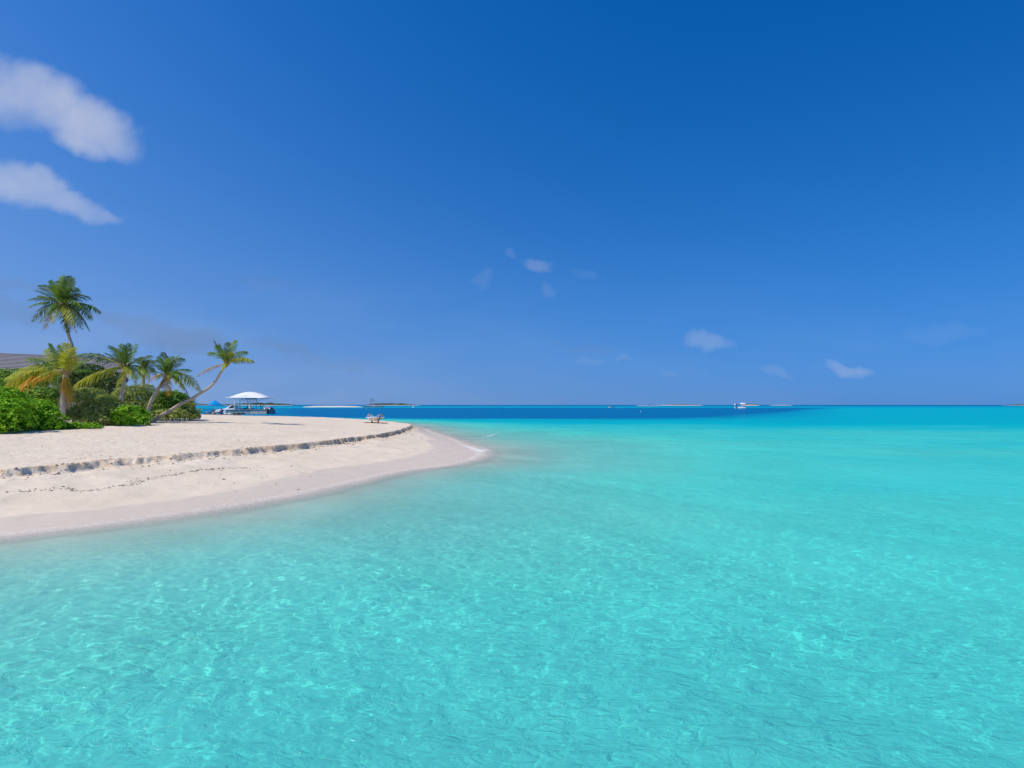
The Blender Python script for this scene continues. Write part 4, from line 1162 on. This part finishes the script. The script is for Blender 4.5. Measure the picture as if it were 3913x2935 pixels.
person('person in black crouching on the jetty under the canopy', jet(945, 1.0), 1.58, 'crouch', R(60), (M['black'], M['black']))
person('person in a pale shirt standing on the jetty below the canopy left posts', jet(917, 1.4), 1.58, 'stand', R(170), (M['cushion'], M['cushion']))
def closed_parasol():
    p = jet(956, .8)
    root = empty('closed_parasol', p); tag(root, 'pale furled parasol standing on the jetty beside the crouching person', 'parasol')
    x, y, z = p
    MB().tube([(x, y, z), (x, y, z + 1.95)], .03, 6).build('pole', M['steel'], root)
    MB().lathe((x, y, z), [(.34, .22), (.40, .35), (.30, .9), (.20, 1.5), (.06, 1.85), (.01, 1.95)], 9).build('folded_cloth', M['cushion'], root, smooth=False)
closed_parasol()

# ------------------------------------------------------------------ sun deck with parasols and loungers
def deck_group():
    z = 1.10
    a = at(640, 1583, 103); b = at(888, 1583, 103)
    root = empty('sun_deck', ((a.x + b.x) / 2, 104.5, .6)); tag(root, 'low grey timber deck on the sand in front of the water', 'deck')
    n = 12; dep = 3.4
    for i in range(n):
        mb = MB(); mb.box(((a.x + b.x) / 2, 103.1 + dep * (i + .5) / n, z - .04), (b.x - a.x + .05 * (i % 2), dep / n - .015, .07)); mb.build('plank', M['grey_wood'], root)
    mb = MB(); mb.box(((a.x + b.x) / 2, 103.12, z - .26), (b.x - a.x, .10, .36)); mb.build('fascia', M['grey_wood'], root)
    mb = MB(); mb.box(((a.x + b.x) / 2, 106.4, z - .26), (b.x - a.x, .10, .36)); mb.build('fascia', M['grey_wood'], root)
    for k in range(6):
        x = a.x + .2 + (b.x - a.x - .4) * k / 5
        mb = MB(); mb.box((x, 104.8, z - .5), (.12, 3.1, .8)); mb.build('joist', M['grey_wood'], root)
    return z
DZ = deck_group()
def parasol(label, px, py_top, py_rim, half_px, D):
    top = at(px, py_top, D); rim = at(px, py_rim, D); r = half_px * D / FPX
    root = empty('parasol', (top.x, D, DZ)); tag(root, label, 'parasol', 'blue parasols on the deck')
    MB().tube([(top.x, D, DZ), (top.x, D, top.z + .05)], .028, 8).build('pole', M['steel'], root)
    MB().lathe((top.x, D, DZ), [(.30, 0), (.30, .07), (.06, .10), (.05, .3)], 14).build('base', M['concrete'], root)
    n = 8; vs = [(top.x, D, top.z)]; fs = []
    for ring, (rr_, zz) in enumerate(((.5, .52), (1.0, 1.0))):
        for k in range(n * 2):
            q = math.pi * k / n; sc = 1.0 if k % 2 == 0 else .94
            vs.append((top.x + math.cos(q) * r * rr_ * sc, D + math.sin(q) * r * rr_ * sc, top.z + (rim.z - top.z) * zz - (0.0 if k % 2 == 0 else -.03)))
    m_ = n * 2
    for k in range(m_): fs.append((0, 1 + k, 1 + (k + 1) % m_))
    for k in range(m_): fs.append((1 + k, 1 + m_ + k, 1 + m_ + (k + 1) % m_, 1 + (k + 1) % m_))
    for k in range(m_): vs.append((vs[1 + m_ + k][0], vs[1 + m_ + k][1], vs[1 + m_ + k][2] - .10))
    for k in range(m_): fs.append((1 + m_ + k, 1 + 2 * m_ + k, 1 + 2 * m_ + (k + 1) % m_, 1 + m_ + (k + 1) % m_))
    MB().add(vs, fs).build('canopy', M['blue_cloth'], root)
    for k in range(n):
        q = 2 * math.pi * k / n
        MB().tube([(top.x, D, top.z - .06), (top.x + math.cos(q) * r * .97, D + math.sin(q) * r * .97, rim.z - .03)], .012, 4).build('rib', M['steel'], root)
parasol('bright blue open parasol on the deck, left of the jetty canopy', 821, 1529, 1545, 24, 104.4)
parasol('second blue parasol on the deck, partly hidden by the young palm', 745, 1534, 1546, 20, 105.2)
def lounger(label, px, D, rz, mat):
    p = at(px, 1580, D)
    root = empty('sun_lounger', (p.x, D, DZ)); tag(root, label, 'sun lounger', 'dark loungers on the deck')
    F = Frame((p.x, D, DZ), rz)
    F.mb(MB().box((-.3, 0, .27), (1.35, .68, .10))).build('seat', mat, root)
    rot = Matrix.Rotation(R(-52), 3, 'Y')
    F.mb(MB().box((.60, 0, .50), (.70, .68, .08), rot)).build('backrest', mat, root)
    for x in (-.9, .25):
        for s in (-1, 1):
            F.mb(MB().box((x, .3 * s, .11), (.07, .07, .22))).build('leg', M['wicker'], root)
    F.mb(MB().box((-.3, 0, .345), (1.3, .6, .05))).build('cushion', M['cushion'], root)
lounger('dark wicker lounger on the deck under the bright blue parasol', 805, 104.6, R(75), M['wicker'])
lounger('dark lounger on the deck left of the person in blue', 836, 104.9, R(70), M['wicker'])
def towel_roll():
    p = at(815.5, 1577, 103.9)
    root = empty('rolled_towel', (p.x, 103.9, DZ)); tag(root, 'cream rolled towel between the two dark loungers', 'towel')
    vs = MB()
    pts = [(p.x, 103.9 + .5 * (i / 6 - .5), DZ + .15 + .02 * math.sin(i)) for i in range(7)]
    vs.tube(pts, [.10, .145, .15, .14, .15, .145, .10], 10); vs.build('roll', M['cushion'], root, smooth=True)
towel_roll()
pp = at(851, 1582, 104.2)
person('person in a blue shirt sitting on the edge of the deck', (pp.x, 103.6, DZ), 1.75, 'sit', R(20), (M['blue_shirt'], M['navy']))

# ------------------------------------------------------------------ hammock
def hammock():
    z = .9
    A = at(1404, 1613, 65.2); B = at(1465.5, 1616, 62.2)
    A.z = ground_z(A.x, A.y) + .04; B.z = ground_z(B.x, B.y) + .04
    root = empty('hammock', ((A.x + B.x) / 2, (A.y + B.y) / 2, (A.z + B.z) / 2 - .04)); tag(root, 'white hammock on a brown wooden stand near the water at the end of the beach', 'hammock')
    ax = (B - A); Ln = ax.length; u = ax.normalized(); side = Vector((-u.y, u.x, 0)).normalized(); up = Vector((0, 0, 1))
    def pt(t, s=0, h=0): return A + ax * t + side * s + up * h
    def beam(a, b, w=.09): 
        return MB().tube([a, b], w * .62, 6)
    beam(pt(0), pt(1), .11).build('base_beam', M['wood'], root)
    for t in (.06, .94): beam(pt(t, -.55, -.02), pt(t, .55, -.02), .10).build('cross_foot', M['wood'], root)
    tops = []
    for t0, t1 in ((.33, .10), (.65, .86)):
        top = pt(t1, 0, .95); tops.append(top)
        beam(pt(t0, 0, 0), top, .12).build('upright', M['wood'], root)
    # bed between two spreader bars
    e0, e1 = .24, .72
    h0 = .57
    bars = []
    for t in (e0, e1):
        bars.append((pt(t, -.62, h0), pt(t, .62, h0))); MB().tube([pt(t, -.62, h0), pt(t, .62, h0)], .03, 6).build('spreader_bar', M['rope'], root)
    nu, nv = 15, 9; vs = []; fs = []
    for lay in (0, -.02):
        for j in range(nv):
            s = -.6 + 1.2 * j / (nv - 1)
            for i in range(nu):
                t = i / (nu - 1)
                sag = .34 * (1 - (2 * t - 1) ** 2) * (.55 + .45 * (1 - (s / .6) ** 2))
                vs.append(pt(e0 + (e1 - e0) * t, s * (1 - .12 * (1 - (2 * t - 1) ** 2)), h0 - sag + lay))
    for lay in (0, nu * nv):
        for j in range(nv - 1):
            for i in range(nu - 1):
                k = lay + j * nu + i; fs.append((k, k + 1, k + nu + 1, k + nu))
    MB().add(vs, fs).build('bed', M['net'], root, smooth=True)
    # pillow at the near end
    vs = MB(); c = pt(e0 + .09, 0, h0 - .03)
    rot = Matrix((u, side, up)).transposed()
    prof = []
    for i in range(9):
        q = math.pi * i / 8; prof.append([c + rot @ Vector((.17 * math.cos(a) * math.sin(q) ** .5, -.45 * math.cos(q), .09 * math.sin(a) * math.sin(q) ** .5)) for a in [2 * math.pi * k / 10 for k in range(11)]])
    vs.loft(prof, False); vs.build('pillow', M['rope'], root, smooth=True)
    for top, bar in zip(tops, bars):
        for k in range(9):
            e = bar[0].lerp(bar[1], k / 8); MB().tube([top, e], .008, 4).build('cord', M['rope'], root)
hammock()

# ------------------------------------------------------------------ sand bar with flags, buoys, far islets
def islet(name, label, cat, x0, x1, D, zt, wdt, mat, seed, rim=None, skirt=None):
    """long low mound seen from the side"""
    rng = np.random.default_rng(seed)
    a = on(x0, 1547 + CAM_H * FPX / D, 0); b = on(x1, 1547 + CAM_H * FPX / D, 0)
    cx = (a.x + b.x) / 2; hx = (b.x - a.x) / 2
    root = empty(name, (cx, D + wdt, 0)); tag(root, label, cat)
    nu, nv = 61, 13
    U, Vv = np.meshgrid(np.linspace(-1, 1, nu), np.linspace(-1, 1, nv))
    rad2 = np.clip(1 - np.abs(U) ** 2.6 - np.abs(Vv) ** 2.2, 0, 1)
    z = zt * rad2 ** .5 * (1 + .18 * fbm(U * 5 + seed, Vv * 2, 3, seed)) - .3 * (rad2 <= 0)
    V = np.stack([cx + U * hx, D + wdt + Vv * wdt, z], -1).reshape(-1, 3) - np.array([cx, D + wdt, 0])
    F = fan_faces(nu, nv)[:, ::-1]
    link('sand_mound', np_mesh('sand_mound', V, F, mat), root)
    return root, cx, hx
def tree_belt(root, cx, hx, D, wdt, z0, ht, n, seed, x0=-1, x1=1):
    """canopy of a far island: one rough mass of leaf-like faces"""
    rng = np.random.default_rng(seed)
    lobes = []
    for i in range(n):
        u = x0 + (x1 - x0) * (i + rng.uniform(.1, .9)) / n
        env = max(.25, (1 - abs((u - (x0 + x1) / 2) / ((x1 - x0) / 2)) ** 2.5))
        h = ht * env * rng.uniform(.55, 1.0)
        lobes.append((cx + u * hx, D + wdt * rng.uniform(.7, 1.3), z0 + h * .4, hx * (x1 - x0) / n * rng.uniform(1.2, 1.9), wdt * .25, h * .62))
    V, F, tone = foliage(lobes, n * 110, ht * .24, ht * .15, 6, rng, .3)
    V[:, 2] = np.maximum(V[:, 2], .4)
    me = tri_mesh('tree_belt', V - np.array(root.location), F, tone, M['darktree'])
    o = link('tree_belt', me, root); o['kind'] = 'stuff'
r_, cx_, hx_ = islet('sand_bar', 'long white sand bar lying in the lagoon right of the jetty', 'sand bar', 1150, 1382, 690, 1.5, 7, M['island_sand'], 5)
def flag_platform():
    D = 690
    a = on(1388, 1556, 0); a = at(1390, 1553, D); b = at(1464, 1553, D)
    root = empty('flag_platform', ((a.x + b.x) / 2, D, 0)); tag(root, 'low dark floating platform at the right end of the sand bar', 'platform')
    cx = (a.x + b.x) / 2; w = b.x - a.x
    mb = MB(); mb.box((cx, D + 2, .35), (w, 6, .9), None, .97); mb.build('float', M['stone'], root)
    mb = MB(); mb.box((cx, D + 2, .92), (w * .985, 5.8, .22)); mb.build('deck', M['grey_wood'], root)
    for px in (1418.5, 1427, 1430):
        x = at(px, 1550, D).x; mb = MB(); mb.box((x, D, 1.9), (.5, .5, 1.8)); mb.build('bollard_post', M['white'], root)
    return 1.03
FZ = flag_platform()
def feather_flag(label, pts, wid, cloth, D, groups='feather flags on the platform'):
    P = [at(a, b, D) for a, b in pts]; P[0].z = FZ
    root = empty('feather_flag', P[0]); tag(root, label, 'flag', groups)
    sp = spline(P, 16)
    MB().tube(sp, [.11 - .004 * i for i in range(16)], 6).build('pole', M['wood'], root)
    vs = []; fs = []
    for i, (px, py, w) in enumerate(wid):
        c = at(px, py, D); vs += [(c.x, D - .06, c.z), (c.x + w, D - .10 + .2 * math.sin(i), c.z - .1), (c.x, D - .10, c.z), (c.x + w, D - .14 + .2 * math.sin(i), c.z - .1)]
    for i in range(len(wid) - 1):
        k = i * 4; fs += [(k, k + 1, k + 5, k + 4), (k + 2, k + 6, k + 7, k + 3)]
    MB().add(vs, fs).build('flag_cloth', cloth, root)
feather_flag('slender faded flag on a curved pole, left of two on the platform', [(1416, 1553), (1416, 1540), (1415.5, 1528), (1414, 1521), (1412, 1519)], [(1414, 1522, .4), (1415.5, 1528, .7), (1416, 1534, 1.2), (1416, 1540, .9), (1415, 1544, .2)], M['flag_tan'], 690)
feather_flag('dark drooping flag on a bent pole, right of two on the platform', [(1430, 1553), (1430, 1540), (1428.5, 1530), (1425, 1525), (1422.5, 1522.5)], [(1422, 1522.5, .5), (1422.5, 1525, 1.0), (1424.5, 1528, 1.0), (1427, 1532, .6), (1428.5, 1535, .1)], M['flag_dark'], 690)
def buoy(label, px, D, h):
    p = on(px, 1547 + CAM_H * FPX / D, 0)
    root = empty('marker_buoy', p); tag(root, label, 'buoy')
    MB().lathe(p, [(.02, -.3 * h), (.22 * h, -.15 * h), (.24 * h, .1 * h), (.10 * h, .35 * h), (.07 * h, .8 * h), (.10 * h, .85 * h), (.01, h)], 10).build('float_body', M['white'], root, smooth=True)
buoy('tall white marker buoy at the edge of the blue channel', 1580.5, 600, 2.5)
buoy('shorter white buoy just left of the tall marker', 1576.5, 600, 1.3)
buoy('small white buoy below the flag platform', 1399.5, 390, .75)
buoy('lone small white buoy on the blue water right of the centre', 2448, 232, .55)

r_, cx_, hx_ = islet('wooded_islet', 'wooded islet on the horizon behind the jetty canopy', 'island', 830, 1105, 2600, 2.2, 60, M['island_sand'], 7); tree_belt(r_, cx_, hx_, 2600, 60, 1.5, 11, 26, 8, -.95, .92)
r_, cx_, hx_ = islet('wooded_islet', 'wooded islet on the horizon behind the two flags', 'island', 1380, 1602, 2700, 2.0, 60, M['island_sand'], 9); tree_belt(r_, cx_, hx_, 2700, 60, 1.4, 9, 20, 10, -.95, .75)
r_, cx_, hx_ = islet('wooded_islet', 'faint low islet on the horizon above the second parasol', 'island', 640, 792, 3400, 2.0, 60, M['island_sand'], 12); tree_belt(r_, cx_, hx_, 3400, 60, 1.4, 9, 14, 13, -.95, .9)
r_, cx_, hx_ = islet('low_sandbank', 'thin pale sandbank with low scrub on the horizon right of the centre', 'sandbank', 2518, 2700, 2300, 2.4, 50, M['island_sand'], 14); tree_belt(r_, cx_, hx_, 2300, 50, 1.6, 4, 14, 15, -.6, .8)
r_, cx_, hx_ = islet('low_sandbank', 'thin sandbank on the horizon just right of the rafted motorboats', 'sandbank', 2850, 2912, 2300, 3.0, 40, M['island_sand'], 16); tree_belt(r_, cx_, hx_, 2300, 40, 2.0, 5, 6, 17, -.9, .9)
r_, cx_, hx_ = islet('low_sandbank', 'faint strip of sand on the horizon, the rightmost of the banks', 'sandbank', 2960, 3040, 2500, 1.6, 40, M['island_sand'], 18)
r_, cx_, hx_ = islet('low_sandbank', 'short pale strip of sand left of the tiny distant boat', 'sandbank', 2437, 2520, 1500, .9, 20, M['island_sand'], 20)
r_, cx_, hx_ = islet('wooded_islet', 'dark low islet at the right edge of the horizon', 'island', 3860, 4000, 3000, 1.5, 40, M['island_sand'], 22); tree_belt(r_, cx_, hx_, 3000, 40, 1.0, 6, 8, 23, -.95, .95)

# ------------------------------------------------------------------ small things on the sand (uncountable)
def scatter_clods():
    rng = np.random.default_rng(77)
    pos = []; size = []
    S = [s for s in SCARP if -20 < s[0] < -3 and 12 < s[1] < 60]
    seg = [(S[i], S[i + 1]) for i in range(len(S) - 1) if math.hypot(S[i + 1][0] - S[i][0], S[i + 1][1] - S[i][1]) < 8]
    for (a, b) in seg:
        L = math.hypot(b[0] - a[0], b[1] - a[1]); n = int(L * (22 if a[0] < -9.5 else 5))
        nx, ny = (b[1] - a[1]) / L, -(b[0] - a[0]) / L
        for _ in range(n):
            t = rng.random(); o = abs(rng.normal(0, .5)) + .05
            pos.append((a[0] + (b[0] - a[0]) * t + nx * o, a[1] + (b[1] - a[1]) * t + ny * o)); size.append(rng.gamma(2.0, .014) + .012)
    pos = np.array(pos); size = np.array(size)
    return pos, size
def lumps(name, pos, size, mat, label, seed, flat=.6):
    rng = np.random.default_rng(seed)
    h, _, _ = terrain(pos[:, 0], pos[:, 1])
    base = np.array([(1, 0, 0), (-.5, .87, 0), (-.5, -.87, 0), (.2, .1, 1), (0, 0, -.6)], float)
    Fb = np.array([(0, 1, 3), (1, 2, 3), (2, 0, 3), (1, 0, 4), (2, 1, 4), (0, 2, 4)])
    n = len(pos); ang = rng.uniform(0, 6.28, n)
    V = base[None] * (1 + rng.normal(0, .22, (n, 5, 3)))
    c, s = np.cos(ang)[:, None], np.sin(ang)[:, None]
    X = V[..., 0] * c - V[..., 1] * s; Y = V[..., 0] * s + V[..., 1] * c
    V = np.stack([X * size[:, None] * 1.2, Y * size[:, None], V[..., 2] * size[:, None] * flat], -1)
    V += np.stack([pos[:, 0], pos[:, 1], h + size * .15], -1)[:, None]
    F = (Fb[None] + (np.arange(n) * 5)[:, None, None]).reshape(-1, 3)
    o = link(name, np_mesh(name, V.reshape(-1, 3), F, mat, smooth=True)); tag(o, label, None, kind='stuff')
    return o
p_, s_ = scatter_clods()
lumps('sand_lumps', p_, s_, M['clod'], 'crumbled lumps of damp sand below the cut bank', 5)
rng_ = np.random.default_rng(9)
W7 = [(60, 740), (330, 720), (560, 705), (700, 715), (900, 690), (1080, 665), (1300, 605), (1500, 580), (1700, 550), (2000, 520), (2200, 515)]
wl = [on(a / 2.212, 1550 + b / 2.212, .34) for a, b in W7]
pos = []
for i in range(len(wl) - 1):
    L = (wl[i + 1] - wl[i]).length
    for _ in range(int(L * 42)):
        t = rng_.random(); q = wl[i].lerp(wl[i + 1], t); pos.append((q.x + rng_.normal(0, .10), q.y + rng_.normal(0, .13)))
extra = [on(rng_.uniform(0, 1300), rng_.uniform(1660, 1790), .8) for _ in range(260)]
pos += [(q.x, q.y) for q in extra]
pos = np.array(pos)
lumps('beach_wrack', pos, rng_.gamma(2.0, .008, len(pos)) + .006, M['wrack'], 'dry seaweed crumbs along the last tide line and scattered over the sand', 6, .35)
